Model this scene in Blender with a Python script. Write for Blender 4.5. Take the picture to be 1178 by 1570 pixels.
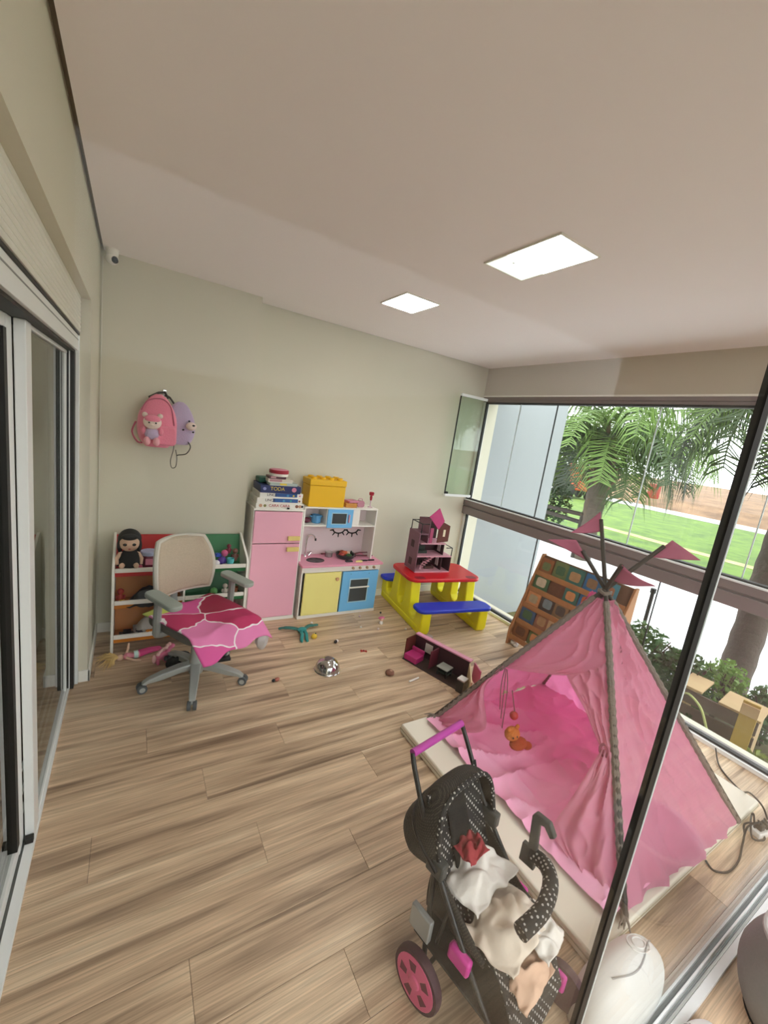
import bpy, bmesh, math, random
from mathutils import Vector, Matrix, Euler, noise
random.seed(7)
R = math.radians
PI = math.pi
scene = bpy.context.scene
for o in list(bpy.data.objects):
    bpy.data.objects.remove(o)
C = scene.collection

# ------------------------------------------------------------------ camera, world, exposure
cd = bpy.data.cameras.new('camera')
cam = bpy.data.objects.new('camera', cd)
C.objects.link(cam)
cam.location = (0, 0, 1.7234)
cam.rotation_euler = (1.38469, -0.14167, -0.53680)
cd.sensor_fit = 'HORIZONTAL'
cd.sensor_width = 36.0
cd.lens = 36.0 * 629.92 / 1178.0
cd.clip_start = 0.02
cd.clip_end = 500
scene.camera = cam

world = bpy.data.worlds.new('overcast_sky')
scene.world = world
world.use_nodes = True
bg = world.node_tree.nodes['Background']
bg.inputs['Color'].default_value = (0.94, 0.97, 1.0, 1)
bg.inputs['Strength'].default_value = 2.3

vs = scene.view_settings
vs.view_transform = 'Standard'
vs.look = 'None'
vs.gamma = 1.0
vs.use_curve_mapping = False
vs.exposure = 1.12
LAMP = 10.0


# ------------------------------------------------------------------ materials
def lin(h):
    h = h.lstrip('#')
    out = []
    for i in (0, 2, 4):
        c = int(h[i:i + 2], 16) / 255.0
        out.append(c / 12.92 if c <= 0.04045 else ((c + 0.055) / 1.055) ** 2.4)
    return (out[0], out[1], out[2], 1.0)


MATS = {}


def M(name, hexc=None, rough=0.5, metal=0.0, var=0.0, scale=8.0, bump=0.0, bscale=40.0, emit=0.0, sheen=0.0, trans=0.0, coat=0.0):
    """plain principled material with optional colour variation, bump and translucency"""
    if name in MATS:
        return MATS[name]
    m = bpy.data.materials.new(name)
    m.use_nodes = True
    nt = m.node_tree
    b = nt.nodes['Principled BSDF']
    col = lin(hexc)
    b.inputs['Base Color'].default_value = col
    b.inputs['Roughness'].default_value = rough
    b.inputs['Metallic'].default_value = metal
    if coat:
        b.inputs['Coat Weight'].default_value = coat
        b.inputs['Coat Roughness'].default_value = 0.1
    if sheen:
        b.inputs['Sheen Weight'].default_value = sheen
    tc = None
    if var > 0 or bump > 0:
        tc = nt.nodes.new('ShaderNodeTexCoord')
    if var > 0:
        n = nt.nodes.new('ShaderNodeTexNoise')
        n.inputs['Scale'].default_value = scale
        n.inputs['Detail'].default_value = 4
        nt.links.new(tc.outputs['Object'], n.inputs['Vector'])
        mx = nt.nodes.new('ShaderNodeMix')
        mx.data_type = 'RGBA'
        mx.inputs[6].default_value = tuple(max(0, c * (1 - var)) for c in col[:3]) + (1,)
        mx.inputs[7].default_value = tuple(min(1, c * (1 + var)) for c in col[:3]) + (1,)
        nt.links.new(n.outputs['Fac'], mx.inputs[0])
        nt.links.new(mx.outputs[2], b.inputs['Base Color'])
    if bump > 0:
        n2 = nt.nodes.new('ShaderNodeTexNoise')
        n2.inputs['Scale'].default_value = bscale
        n2.inputs['Detail'].default_value = 5
        nt.links.new(tc.outputs['Object'], n2.inputs['Vector'])
        bp = nt.nodes.new('ShaderNodeBump')
        bp.inputs['Strength'].default_value = bump
        bp.inputs['Distance'].default_value = 0.01
        nt.links.new(n2.outputs['Fac'], bp.inputs['Height'])
        nt.links.new(bp.outputs['Normal'], b.inputs['Normal'])
    if emit > 0:
        b.inputs['Emission Color'].default_value = col
        b.inputs['Emission Strength'].default_value = emit
    if trans > 0:
        t = nt.nodes.new('ShaderNodeBsdfTranslucent')
        src = b.inputs['Base Color']
        t.inputs['Color'].default_value = col
        if src.is_linked:
            nt.links.new(src.links[0].from_socket, t.inputs['Color'])
        ms = nt.nodes.new('ShaderNodeMixShader')
        ms.inputs[0].default_value = trans
        out = nt.nodes['Material Output']
        nt.links.new(b.outputs[0], ms.inputs[1])
        nt.links.new(t.outputs[0], ms.inputs[2])
        nt.links.new(ms.outputs[0], out.inputs['Surface'])
    MATS[name] = m
    return m


def glass(name, tint='FFFFFF', f0=0.04, k=1.0):
    """thin sheet glass: clear with a Schlick reflection"""
    if name in MATS:
        return MATS[name]
    m = bpy.data.materials.new(name)
    m.use_nodes = True
    nt = m.node_tree
    nt.nodes.remove(nt.nodes['Principled BSDF'])
    tr = nt.nodes.new('ShaderNodeBsdfTransparent')
    tr.inputs['Color'].default_value = lin(tint)
    gl = nt.nodes.new('ShaderNodeBsdfGlossy')
    gl.inputs['Roughness'].default_value = 0.01
    lw = nt.nodes.new('ShaderNodeLayerWeight')
    lw.inputs['Blend'].default_value = 0.5
    pw = nt.nodes.new('ShaderNodeMath')
    pw.operation = 'POWER'
    pw.inputs[1].default_value = 5
    nt.links.new(lw.outputs['Facing'], pw.inputs[0])
    ma = nt.nodes.new('ShaderNodeMath')
    ma.operation = 'MULTIPLY_ADD'
    ma.inputs[1].default_value = (1 - f0) * k
    ma.inputs[2].default_value = f0
    nt.links.new(pw.outputs[0], ma.inputs[0])
    ms = nt.nodes.new('ShaderNodeMixShader')
    nt.links.new(ma.outputs[0], ms.inputs[0])
    nt.links.new(tr.outputs[0], ms.inputs[1])
    nt.links.new(gl.outputs[0], ms.inputs[2])
    nt.links.new(ms.outputs[0], nt.nodes['Material Output'].inputs['Surface'])
    MATS[name] = m
    return m


def wood_floor():
    m = bpy.data.materials.new('oak_vinyl_plank')
    m.use_nodes = True
    nt = m.node_tree
    b = nt.nodes['Principled BSDF']
    g = nt.nodes.new('ShaderNodeNewGeometry')
    oi = nt.nodes.new('ShaderNodeObjectInfo')
    cmb = nt.nodes.new('ShaderNodeCombineXYZ')
    mul = nt.nodes.new('ShaderNodeMath'); mul.operation = 'MULTIPLY'; mul.inputs[1].default_value = 7.3
    nt.links.new(oi.outputs['Random'], mul.inputs[0])
    nt.links.new(mul.outputs[0], cmb.inputs['X'])
    nt.links.new(mul.outputs[0], cmb.inputs['Z'])
    add = nt.nodes.new('ShaderNodeVectorMath'); add.operation = 'ADD'
    nt.links.new(g.outputs['Position'], add.inputs[0])
    nt.links.new(cmb.outputs[0], add.inputs[1])
    mp = nt.nodes.new('ShaderNodeMapping'); mp.inputs['Scale'].default_value = (0.9, 16, 1); mp.inputs['Rotation'].default_value = (0, 0, 0.03)
    nt.links.new(add.outputs[0], mp.inputs['Vector'])
    n1 = nt.nodes.new('ShaderNodeTexNoise'); n1.inputs['Scale'].default_value = 1.15; n1.inputs['Detail'].default_value = 5; n1.inputs['Distortion'].default_value = 0.5
    nt.links.new(mp.outputs[0], n1.inputs['Vector'])
    mp2 = nt.nodes.new('ShaderNodeMapping'); mp2.inputs['Scale'].default_value = (3, 120, 1)
    nt.links.new(add.outputs[0], mp2.inputs['Vector'])
    n2 = nt.nodes.new('ShaderNodeTexNoise'); n2.inputs['Scale'].default_value = 1.6; n2.inputs['Detail'].default_value = 4
    nt.links.new(mp2.outputs[0], n2.inputs['Vector'])
    rmp = nt.nodes.new('ShaderNodeValToRGB')
    e = rmp.color_ramp.elements
    e[0].position = 0.30; e[0].color = lin('8F7660')
    e[1].position = 0.72; e[1].color = lin('F0D9BA')
    k = rmp.color_ramp.elements.new(0.46); k.color = lin('C9AC8E')
    k = rmp.color_ramp.elements.new(0.58); k.color = lin('DDC2A2')
    nt.links.new(n1.outputs['Fac'], rmp.inputs['Fac'])
    r2 = nt.nodes.new('ShaderNodeMapRange')
    r2.inputs['From Min'].default_value = 0.3; r2.inputs['From Max'].default_value = 0.7
    r2.inputs['To Min'].default_value = 0.72; r2.inputs['To Max'].default_value = 1.16
    nt.links.new(n2.outputs['Fac'], r2.inputs['Value'])
    r3 = nt.nodes.new('ShaderNodeMapRange')
    r3.inputs['To Min'].default_value = 0.92; r3.inputs['To Max'].default_value = 1.06
    nt.links.new(oi.outputs['Random'], r3.inputs['Value'])
    mm = nt.nodes.new('ShaderNodeMath'); mm.operation = 'MULTIPLY'
    nt.links.new(r2.outputs[0], mm.inputs[0]); nt.links.new(r3.outputs[0], mm.inputs[1])
    vm = nt.nodes.new('ShaderNodeVectorMath'); vm.operation = 'SCALE'
    nt.links.new(rmp.outputs['Color'], vm.inputs[0]); nt.links.new(mm.outputs[0], vm.inputs['Scale'])
    nt.links.new(vm.outputs[0], b.inputs['Base Color'])
    b.inputs['Roughness'].default_value = 0.42
    bp = nt.nodes.new('ShaderNodeBump'); bp.inputs['Strength'].default_value = 0.12; bp.inputs['Distance'].default_value = 0.002
    nt.links.new(n2.outputs['Fac'], bp.inputs['Height']); nt.links.new(bp.outputs['Normal'], b.inputs['Normal'])
    return m


def dotted(name, base, dot, scale, size=0.28, rough=0.8):
    """woven mesh cloth with small pale dots"""
    m = bpy.data.materials.new(name)
    m.use_nodes = True
    nt = m.node_tree
    b = nt.nodes['Principled BSDF']
    tc = nt.nodes.new('ShaderNodeTexCoord')
    v = nt.nodes.new('ShaderNodeTexVoronoi'); v.inputs['Scale'].default_value = scale; v.inputs['Randomness'].default_value = 0.0
    mp = nt.nodes.new('ShaderNodeMapping'); mp.inputs['Rotation'].default_value = (0.5, 0.6, 0.78)
    nt.links.new(tc.outputs['Object'], mp.inputs['Vector']); nt.links.new(mp.outputs[0], v.inputs['Vector'])
    lt = nt.nodes.new('ShaderNodeMath'); lt.operation = 'LESS_THAN'; lt.inputs[1].default_value = size
    nt.links.new(v.outputs['Distance'], lt.inputs[0])
    mx = nt.nodes.new('ShaderNodeMix'); mx.data_type = 'RGBA'
    mx.inputs[6].default_value = lin(base); mx.inputs[7].default_value = lin(dot)
    nt.links.new(lt.outputs[0], mx.inputs[0]); nt.links.new(mx.outputs[2], b.inputs['Base Color'])
    b.inputs['Roughness'].default_value = rough
    return m


def patch_cloth():
    """pink blanket print: large rounded patches in pinks, crimson and lime with white outlines"""
    m = bpy.data.materials.new('printed_blanket')
    m.use_nodes = True
    nt = m.node_tree
    b = nt.nodes['Principled BSDF']
    tc = nt.nodes.new('ShaderNodeTexCoord')
    nz = nt.nodes.new('ShaderNodeTexNoise'); nz.inputs['Scale'].default_value = 6
    nt.links.new(tc.outputs['Object'], nz.inputs['Vector'])
    ad = nt.nodes.new('ShaderNodeMix'); ad.data_type = 'RGBA'; ad.inputs[0].default_value = 0.12
    nt.links.new(tc.outputs['Object'], ad.inputs[6]); nt.links.new(nz.outputs['Color'], ad.inputs[7])
    v = nt.nodes.new('ShaderNodeTexVoronoi'); v.inputs['Scale'].default_value = 4.6
    ve = nt.nodes.new('ShaderNodeTexVoronoi'); ve.inputs['Scale'].default_value = 4.6; ve.feature = 'DISTANCE_TO_EDGE'
    for q in (v, ve):
        nt.links.new(ad.outputs[2], q.inputs['Vector'])
    sp = nt.nodes.new('ShaderNodeSeparateColor')
    nt.links.new(v.outputs['Color'], sp.inputs[0])
    rp = nt.nodes.new('ShaderNodeValToRGB'); rp.color_ramp.interpolation = 'CONSTANT'
    e = rp.color_ramp.elements
    e[0].position = 0; e[0].color = lin('D9589B')
    e[1].position = 0.42; e[1].color = lin('A01D45')
    for p, c in ((0.62, 'E27FB2'), (0.90, 'B92A5E')):
        k = e.new(p); k.color = lin(c)
    nt.links.new(sp.outputs[0], rp.inputs['Fac'])
    lt = nt.nodes.new('ShaderNodeMath'); lt.operation = 'LESS_THAN'; lt.inputs[1].default_value = 0.018
    nt.links.new(ve.outputs['Distance'], lt.inputs[0])
    mx = nt.nodes.new('ShaderNodeMix'); mx.data_type = 'RGBA'; mx.inputs[7].default_value = lin('F2E6EA')
    nt.links.new(rp.outputs['Color'], mx.inputs[6]); nt.links.new(lt.outputs[0], mx.inputs[0])
    sx = nt.nodes.new('ShaderNodeSeparateXYZ'); nt.links.new(ad.outputs[2], sx.inputs[0])
    l1 = nt.nodes.new('ShaderNodeMath'); l1.operation = 'LESS_THAN'; l1.inputs[1].default_value = -0.02
    l2 = nt.nodes.new('ShaderNodeMath'); l2.operation = 'GREATER_THAN'; l2.inputs[1].default_value = 0.13
    nt.links.new(sx.outputs['Y'], l1.inputs[0]); nt.links.new(sx.outputs['X'], l2.inputs[0])
    ml = nt.nodes.new('ShaderNodeMath'); ml.operation = 'MULTIPLY'
    nt.links.new(l1.outputs[0], ml.inputs[0]); nt.links.new(l2.outputs[0], ml.inputs[1])
    m2 = nt.nodes.new('ShaderNodeMix'); m2.data_type = 'RGBA'; m2.inputs[7].default_value = lin('C3CE62')
    nt.links.new(ml.outputs[0], m2.inputs[0]); nt.links.new(mx.outputs[2], m2.inputs[6])
    nt.links.new(m2.outputs[2], b.inputs['Base Color'])
    b.inputs['Roughness'].default_value = 0.8
    return m


def ground_mat(name, c1, c2, scale, rough=0.95, bump=0.0):
    m = bpy.data.materials.new(name)
    m.use_nodes = True
    nt = m.node_tree
    b = nt.nodes['Principled BSDF']
    g = nt.nodes.new('ShaderNodeNewGeometry')
    n = nt.nodes.new('ShaderNodeTexNoise'); n.inputs['Scale'].default_value = scale; n.inputs['Detail'].default_value = 8; n.inputs['Roughness'].default_value = 0.7
    nt.links.new(g.outputs['Position'], n.inputs['Vector'])
    rp = nt.nodes.new('ShaderNodeValToRGB')
    rp.color_ramp.elements[0].position = 0.35; rp.color_ramp.elements[0].color = lin(c1)
    rp.color_ramp.elements[1].position = 0.65; rp.color_ramp.elements[1].color = lin(c2)
    nt.links.new(n.outputs['Fac'], rp.inputs['Fac']); nt.links.new(rp.outputs['Color'], b.inputs['Base Color'])
    b.inputs['Roughness'].default_value = rough
    if bump:
        bp = nt.nodes.new('ShaderNodeBump'); bp.inputs['Strength'].default_value = bump; bp.inputs['Distance'].default_value = 0.02
        nt.links.new(n.outputs['Fac'], bp.inputs['Height']); nt.links.new(bp.outputs['Normal'], b.inputs['Normal'])
    return m


# shared materials
WALL = M('wall_paint', 'D3CEBB', 0.85, var=0.02, scale=3, bump=0.05, bscale=180)
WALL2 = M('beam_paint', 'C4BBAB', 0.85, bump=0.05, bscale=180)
CEIL = M('ceiling_paint', 'F6EEEC', 0.9, var=0.015, scale=2)
GAP = M('shadow_gap', '8C8374', 0.9)
WHITE = M('white_lacquer', 'EFECE4', 0.45)
BASEB = M('white_baseboard', 'F0EEE6', 0.5)
ALU = M('white_aluminium', 'E9EBEA', 0.35)
ALUG = M('window_rail_aluminium', '877C7B', 0.4, 0.15)
BLACK = M('black_profile', '060607', 0.55)
GLASS = glass('clear_glass', 'FDFEFE', 0.02)
DGLASS = glass('door_glass', 'DDE2DF', 0.05)
CHROME = M('chrome', 'D8D8D8', 0.16, 1.0)
PINKP = M('pink_panel', 'EFB0C4', 0.5, var=0.04, scale=5)


# ------------------------------------------------------------------ mesh building
class MB:
    def __init__(self):
        self.v = []; self.f = []; self.m = Matrix.Identity(4)

    def _add(self, vs, fs):
        k = len(self.v)
        self.v += [tuple(self.m @ Vector(p)) for p in vs]
        self.f += [tuple(i + k for i in f) for f in fs]
        return self

    def at(self, loc=(0, 0, 0), rot=(0, 0, 0)):
        self.m = Matrix.Translation(loc) @ Euler(rot).to_matrix().to_4x4()
        return self

    def box(self, x0, x1, y0, y1, z0, z1):
        return self._add([(x0, y0, z0), (x1, y0, z0), (x1, y1, z0), (x0, y1, z0), (x0, y0, z1), (x1, y0, z1), (x1, y1, z1), (x0, y1, z1)],
                         [(3, 2, 1, 0), (4, 5, 6, 7), (0, 1, 5, 4), (1, 2, 6, 5), (2, 3, 7, 6), (3, 0, 4, 7)])

    def cbox(self, c, s):
        return self.box(c[0] - s[0] / 2, c[0] + s[0] / 2, c[1] - s[1] / 2, c[1] + s[1] / 2, c[2] - s[2] / 2, c[2] + s[2] / 2)

    def tube(self, pts, r, n=8, closed=False, flat=None):
        P = [Vector(p) for p in pts]
        rr = r if isinstance(r, (list, tuple)) else [r] * len(P)
        rings = []
        up = None
        for i, p in enumerate(P):
            a = P[i - 1] if (i > 0 or closed) else P[i]
            b = P[(i + 1) % len(P)] if (i < len(P) - 1 or closed) else P[i]
            t = (b - a)
            t = t.normalized() if t.length > 1e-9 else Vector((0, 0, 1))
            if up is None:
                up = Vector((0, 0, 1)) if abs(t.z) < 0.9 else Vector((1, 0, 0))
            s = t.cross(up)
            if s.length < 1e-6:
                s = t.cross(Vector((0.3, 0.9, 0.2)))
            s.normalize()
            up = s.cross(t).normalized()
            ring = []
            for k in range(n):
                a2 = 2 * PI * k / n
                ring.append(p + s * math.cos(a2) * rr[i] + up * math.sin(a2) * rr[i] * (flat or 1.0))
            rings.append(ring)
        vs = [q for ring in rings for q in ring]
        fs = []
        m = len(P)
        for i in range(m if closed else m - 1):
            for k in range(n):
                a = i * n + k; b = i * n + (k + 1) % n
                c = ((i + 1) % m) * n + (k + 1) % n; d = ((i + 1) % m) * n + k
                fs.append((a, b, c, d))
        if not closed:
            fs.append(tuple(range(n - 1, -1, -1)))
            fs.append(tuple((m - 1) * n + k for k in range(n)))
        return self._add(vs, fs)

    def lathe(self, prof, n=20, c=(0, 0, 0), sx=1, sy=1):
        vs = []; fs = []
        for (r, z) in prof:
            for k in range(n):
                a = 2 * PI * k / n
                vs.append((c[0] + r * math.cos(a) * sx, c[1] + r * math.sin(a) * sy, c[2] + z))
        for i in range(len(prof) - 1):
            for k in range(n):
                fs.append((i * n + k, i * n + (k + 1) % n, (i + 1) * n + (k + 1) % n, (i + 1) * n + k))
        fs.append(tuple(range(n - 1, -1, -1)))
        fs.append(tuple((len(prof) - 1) * n + k for k in range(n)))
        return self._add(vs, fs)

    def ball(self, c, r, nu=14, nv=9):
        if not isinstance(r, (list, tuple)):
            r = (r, r, r)
        vs = []; fs = []
        for j in range(nv + 1):
            th = PI * (j + 0.001) / (nv + 0.002)
            for k in range(nu):
                a = 2 * PI * k / nu
                vs.append((c[0] + r[0] * math.sin(th) * math.cos(a), c[1] + r[1] * math.sin(th) * math.sin(a), c[2] - r[2] * math.cos(th)))
        for j in range(nv):
            for k in range(nu):
                fs.append((j * nu + k, j * nu + (k + 1) % nu, (j + 1) * nu + (k + 1) % nu, (j + 1) * nu + k))
        return self._add(vs, fs)

    def prism(self, poly, a0, a1, axis='z'):
        n = len(poly)
        def P(p, a):
            return {'z': (p[0], p[1], a), 'y': (p[0], a, p[1]), 'x': (a, p[0], p[1])}[axis]
        vs = [P(p, a0) for p in poly] + [P(p, a1) for p in poly]
        fs = [tuple(range(n - 1, -1, -1)), tuple(range(n, 2 * n))]
        fs += [(i, (i + 1) % n, n + (i + 1) % n, n + i) for i in range(n)]
        return self._add(vs, fs)

    def grid(self, fn, nu, nv):
        vs = [fn(i / nu, j / nv) for j in range(nv + 1) for i in range(nu + 1)]
        fs = [(j * (nu + 1) + i, j * (nu + 1) + i + 1, (j + 1) * (nu + 1) + i + 1, (j + 1) * (nu + 1) + i) for j in range(nv) for i in range(nu)]
        return self._add(vs, fs)

    def build(self, name, mat, parent=None, bevel=0.0, smooth=True, thick=0.0, sub=0, seg=2, angle=35, kind=None):
        me = bpy.data.meshes.new(name)
        me.from_pydata(self.v, [], self.f)
        bm = bmesh.new(); bm.from_mesh(me)
        bmesh.ops.recalc_face_normals(bm, faces=bm.faces)
        bm.to_mesh(me); bm.free()
        me.materials.append(mat)
        if smooth:
            for p in me.polygons:
                p.use_smooth = True
            me.set_sharp_from_angle(angle=R(angle))
        o = bpy.data.objects.new(name, me)
        C.objects.link(o)
        if parent:
            o.parent = parent
        if thick:
            s = o.modifiers.new('thickness', 'SOLIDIFY'); s.thickness = thick; s.offset = 0
        if bevel:
            b = o.modifiers.new('bevel', 'BEVEL'); b.width = bevel; b.segments = seg; b.limit_method = 'ANGLE'; b.angle_limit = R(40)
        if sub:
            s = o.modifiers.new('subsurf', 'SUBSURF'); s.levels = sub; s.render_levels = sub
        if kind:
            o['kind'] = kind
        return o


def B(*a):
    return MB().box(*a)


def rrect(x0, x1, y0, y1, r, n=5):
    pts = []
    for (cx, cy, a0) in ((x1 - r, y1 - r, 0), (x0 + r, y1 - r, 90), (x0 + r, y0 + r, 180), (x1 - r, y0 + r, 270)):
        for k in range(n + 1):
            a = R(a0 + 90 * k / n)
            pts.append((cx + r * math.cos(a), cy + r * math.sin(a)))
    return pts


def bez(p0, p1, p2, p3, n=12):
    out = []
    for i in range(n + 1):
        t = i / n
        out.append(tuple((1 - t) ** 3 * a + 3 * t * (1 - t) ** 2 * b + 3 * t * t * (1 - t) * c + t ** 3 * d for a, b, c, d in zip(p0, p1, p2, p3)))
    return out


def spline(pts, n=8):
    """Catmull-Rom through the points"""
    P = [Vector(p) for p in pts]
    out = []
    for i in range(len(P) - 1):
        a = P[max(i - 1, 0)]; b = P[i]; c = P[i + 1]; d = P[min(i + 2, len(P) - 1)]
        for k in range(n):
            t = k / n
            out.append(tuple(0.5 * (2 * b + (c - a) * t + (2 * a - 5 * b + 4 * c - d) * t * t + (3 * b - a - 3 * c + d) * t ** 3)))
    out.append(tuple(P[-1]))
    return out


def tag(o, label, cat, group=None):
    o['label'] = label; o['category'] = cat
    if group:
        o['group'] = group
    return o


def thing(name, label, cat, loc=(0, 0, 0), rz=0.0, group=None):
    o = bpy.data.objects.new(name, None)
    C.objects.link(o)
    o.location = loc; o.rotation_euler = (0, 0, rz)
    o.empty_display_size = 0.1
    return tag(o, label, cat, group)


def struct_empty(name, loc=(0, 0, 0)):
    o = bpy.data.objects.new(name, None)
    C.objects.link(o); o.location = loc
    o['kind'] = 'structure'
    return o


def text_part(name, body, size, loc, rot, mat, parent, extrude=0.0006):
    cu = bpy.data.curves.new(name, 'FONT')
    cu.body = body; cu.size = size; cu.extrude = extrude
    cu.align_x = 'CENTER'; cu.align_y = 'CENTER'
    tmp = bpy.data.objects.new(name, cu)
    C.objects.link(tmp)
    dg = bpy.context.evaluated_depsgraph_get()
    me = bpy.data.meshes.new_from_object(tmp.evaluated_get(dg))
    bpy.data.objects.remove(tmp)
    me.materials.clear(); me.materials.append(mat)
    o = bpy.data.objects.new(name, me)
    C.objects.link(o); o.parent = parent; o.location = loc; o.rotation_euler = rot
    return o


# ------------------------------------------------------------------ the room
S = 'structure'
XL, XW, YF, YP, HC, YB = -0.20, 3.364, 3.571, 3.40, 2.60, -1.5
YG = 0.285                       # glass screen the view is taken through

FLOORM = wood_floor()
floor = B(-2.8, 3.44, YB, 3.72, -0.2, -0.006).build('floor', M('floor_underlay', '3A2E26', 0.9), kind=S)
# floor planks, each one a piece of the floor
pw, pl = 0.1905, 1.22
pmesh = {}
def plank_mesh(L):
    key = round(L, 3)
    if key not in pmesh:
        mb = MB(); h = L / 2 - 0.0006; w = pw / 2 - 0.0006
        mb._add([(-h, -w, -0.006), (h, -w, -0.006), (h, w, -0.006), (-h, w, -0.006), (-h, -w, -0.0008), (h, -w, -0.0008), (h, w, -0.0008), (-h, w, -0.0008),
                 (-h + .0012, -w + .0012, 0), (h - .0012, -w + .0012, 0), (h - .0012, w - .0012, 0), (-h + .0012, w - .0012, 0)],
                [(0, 1, 5, 4), (1, 2, 6, 5), (2, 3, 7, 6), (3, 0, 4, 7), (4, 5, 9, 8), (5, 6, 10, 9), (6, 7, 11, 10), (7, 4, 8, 11), (8, 9, 10, 11)])
        o = mb.build('plank', FLOORM, smooth=False)
        pmesh[key] = o.data
        bpy.data.objects.remove(o)
    return pmesh[key]
y0 = 0.892 - 12 * pw
row = 0
offs = [0.627, 0.19, 1.02, 0.43, 0.86, 0.05, 0.627, 0.627, 0.28, 0.95, 0.40, 0.655, 0.194, 0.86, 0.5, 1.12, 0.33, 0.75, 0.1, 0.9, 0.55, 0.25, 1.05, 0.6]
while y0 < 3.56:
    off = offs[row % len(offs)]
    x = off - pl * 2
    while x < 3.36:
        a = max(x, -0.30); b = min(x + pl, 3.364)
        if b - a > 0.03:
            o = bpy.data.objects.new('plank', plank_mesh(b - a))
            C.objects.link(o); o.parent = floor
            o.location = ((a + b) / 2, y0 + pw / 2, 0)
        x += pl
    y0 += pw; row += 1

# ceiling with a shadow gap along the walls
B(XL + 0.018, XW, YB, YF - 0.008, HC, HC + 0.03).build('ceiling', CEIL, smooth=False, kind=S)
B(-0.6, 3.6, YB, 3.75, HC + 0.03, HC + 0.15).build('trim_1', GAP, smooth=False, kind=S)
# far wall and its projecting pier
B(-0.6, 3.6, YF, 3.75, 0, HC + 0.03).build('wall_far', WALL, smooth=False, kind=S)
B(XL, 0.806, YP, YF, 0, HC + 0.03).build('wall_far_pier', WALL, smooth=False, kind=S)
B(0.806, XW - 0.02, YF - 0.012, YF, 0, 0.075).build('baseboard_far', BASEB, bevel=0.003, kind=S)
B(XL, 0.818, YP - 0.012, YP, 0, 0.075).build('baseboard_pier', BASEB, bevel=0.003, kind=S)
# left wall: pier by the corner, lintel above the sliding door, wall behind the viewpoint
YJ = 2.78
B(-0.5, XL, YJ, YP, 0, HC + 0.03).build('wall_left', WALL, smooth=False, kind=S)
B(-0.5, XL, YB, YJ, 2.185, HC + 0.03).build('wall_left_lintel', WALL, smooth=False, kind=S)
B(-0.5, XL, YB, 0.24, 0, 2.185).build('wall_left_near', WALL, smooth=False, kind=S)
MB().box(XL, XL + 0.012, YJ - 0.012, YP - 0.012, 0, 0.075).box(-0.245, XL + 0.012, YJ - 0.012, YJ, 0, 0.075).build('baseboard_left', BASEB, bevel=0.003, kind=S)
B(XW, 3.6, -9, 0.235, -0.3, 2.30).build('wall_right_blocker', M('right_blocker_paint', '9C988E', 0.9), smooth=False, kind=S)  # unseen wall added to keep sky haze off the glass screen
# beam over the window
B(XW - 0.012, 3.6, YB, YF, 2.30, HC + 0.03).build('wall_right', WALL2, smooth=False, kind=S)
B(XW - 0.02, XW + 0.1, YB, YF, 2.292, 2.306).build('trim_2', WHITE, kind=S)
# house interior seen through the sliding door
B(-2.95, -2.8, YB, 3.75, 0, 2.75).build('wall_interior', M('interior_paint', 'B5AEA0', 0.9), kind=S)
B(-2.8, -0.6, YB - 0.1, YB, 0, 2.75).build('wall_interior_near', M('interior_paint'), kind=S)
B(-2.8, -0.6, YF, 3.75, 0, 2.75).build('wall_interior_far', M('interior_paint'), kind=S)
B(-2.95, -0.5, YB, 3.75, HC + 0.15, HC + 0.25).build('ceiling_interior', CEIL, kind=S)

# ---- big window on the right
win = struct_empty('window_1', (XW, 0, 0))
def wpart(name, mb, mat, bevel=0.002):
    return mb.build(name, mat, win, bevel=bevel)
wpart('head_track', MB().box(-0.012, 0.07, YG - 0.05, YF, 2.262, 2.292).box(0.0, 0.07, YG - 0.05, YF, 2.238, 2.262), ALUG)
wpart('head_cover', B(0.004, 0.06, YG - 0.05, YF, 2.222, 2.238), M('dark_seal', '2C2A2A', 0.6))
wpart('transom_rail', MB().box(-0.035, 0.07, YG - 0.05, YF, 0.955, 1.045).box(-0.022, 0.07, YG - 0.05, YF, 1.045, 1.06).box(-0.035, 0.07, YG - 0.05, YF, 1.06, 1.118), ALUG, 0.004)
wpart('transom_lip', B(-0.04, 0.06, YG - 0.05, YF, 1.118, 1.130), ALU)
wpart('transom_seal', B(-0.01, 0.05, YG - 0.05, YF, 1.130, 1.142), M('dark_seal'))
wpart('sill_track', MB().box(-0.03, 0.09, YG - 0.05, YF, 0, 0.022), ALUG)
wpart('sill_seal', MB().box(0.0, 0.04, YG - 0.05, YF, 0.022, 0.034), BLACK)
wpart('sill_lip', MB().box(-0.036, -0.02, YG - 0.05, YF, 0, 0.028), ALU)
wpart('corner_post', MB().box(0.0, 0.05, YF - 0.045, YF, 0.03, 0.955).box(0.0, 0.05, YF - 0.045, YF, 1.13, 2.24), ALU)
wpart('corner_seal', MB().box(-0.004, 0.03, YF - 0.06, YF - 0.045, 0.03, 0.955).box(-0.004, 0.03, YF - 0.06, YF - 0.045, 1.13, 2.24), BLACK)
up = [YF - 0.06, 3.04, 2.60, 1.69, 0.94, YG]
for i in range(5):
    wpart('pane', B(0.014, 0.022, up[i + 1] + 0.003, up[i] - 0.003, 1.14, 2.225), GLASS, 0)
for i in (1, 2, 3, 4):
    wpart('joint_seal', B(0.012, 0.024, up[i] - 0.003, up[i] + 0.003, 1.14, 2.225), BLACK if i == 2 else M('clear_seal', 'C9D2D2', 0.3), 0)
lo = [YF - 0.06, 2.51, 1.385, YG]
for i in range(3):
    wpart('pane', B(0.014, 0.022, lo[i + 1] + 0.003, lo[i] - 0.003, 0.03, 0.957), GLASS, 0)
for i in (1, 2):
    wpart('joint_seal', B(0.012, 0.024, lo[i] - 0.003, lo[i] + 0.003, 0.03, 0.957), BLACK, 0)
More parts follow.
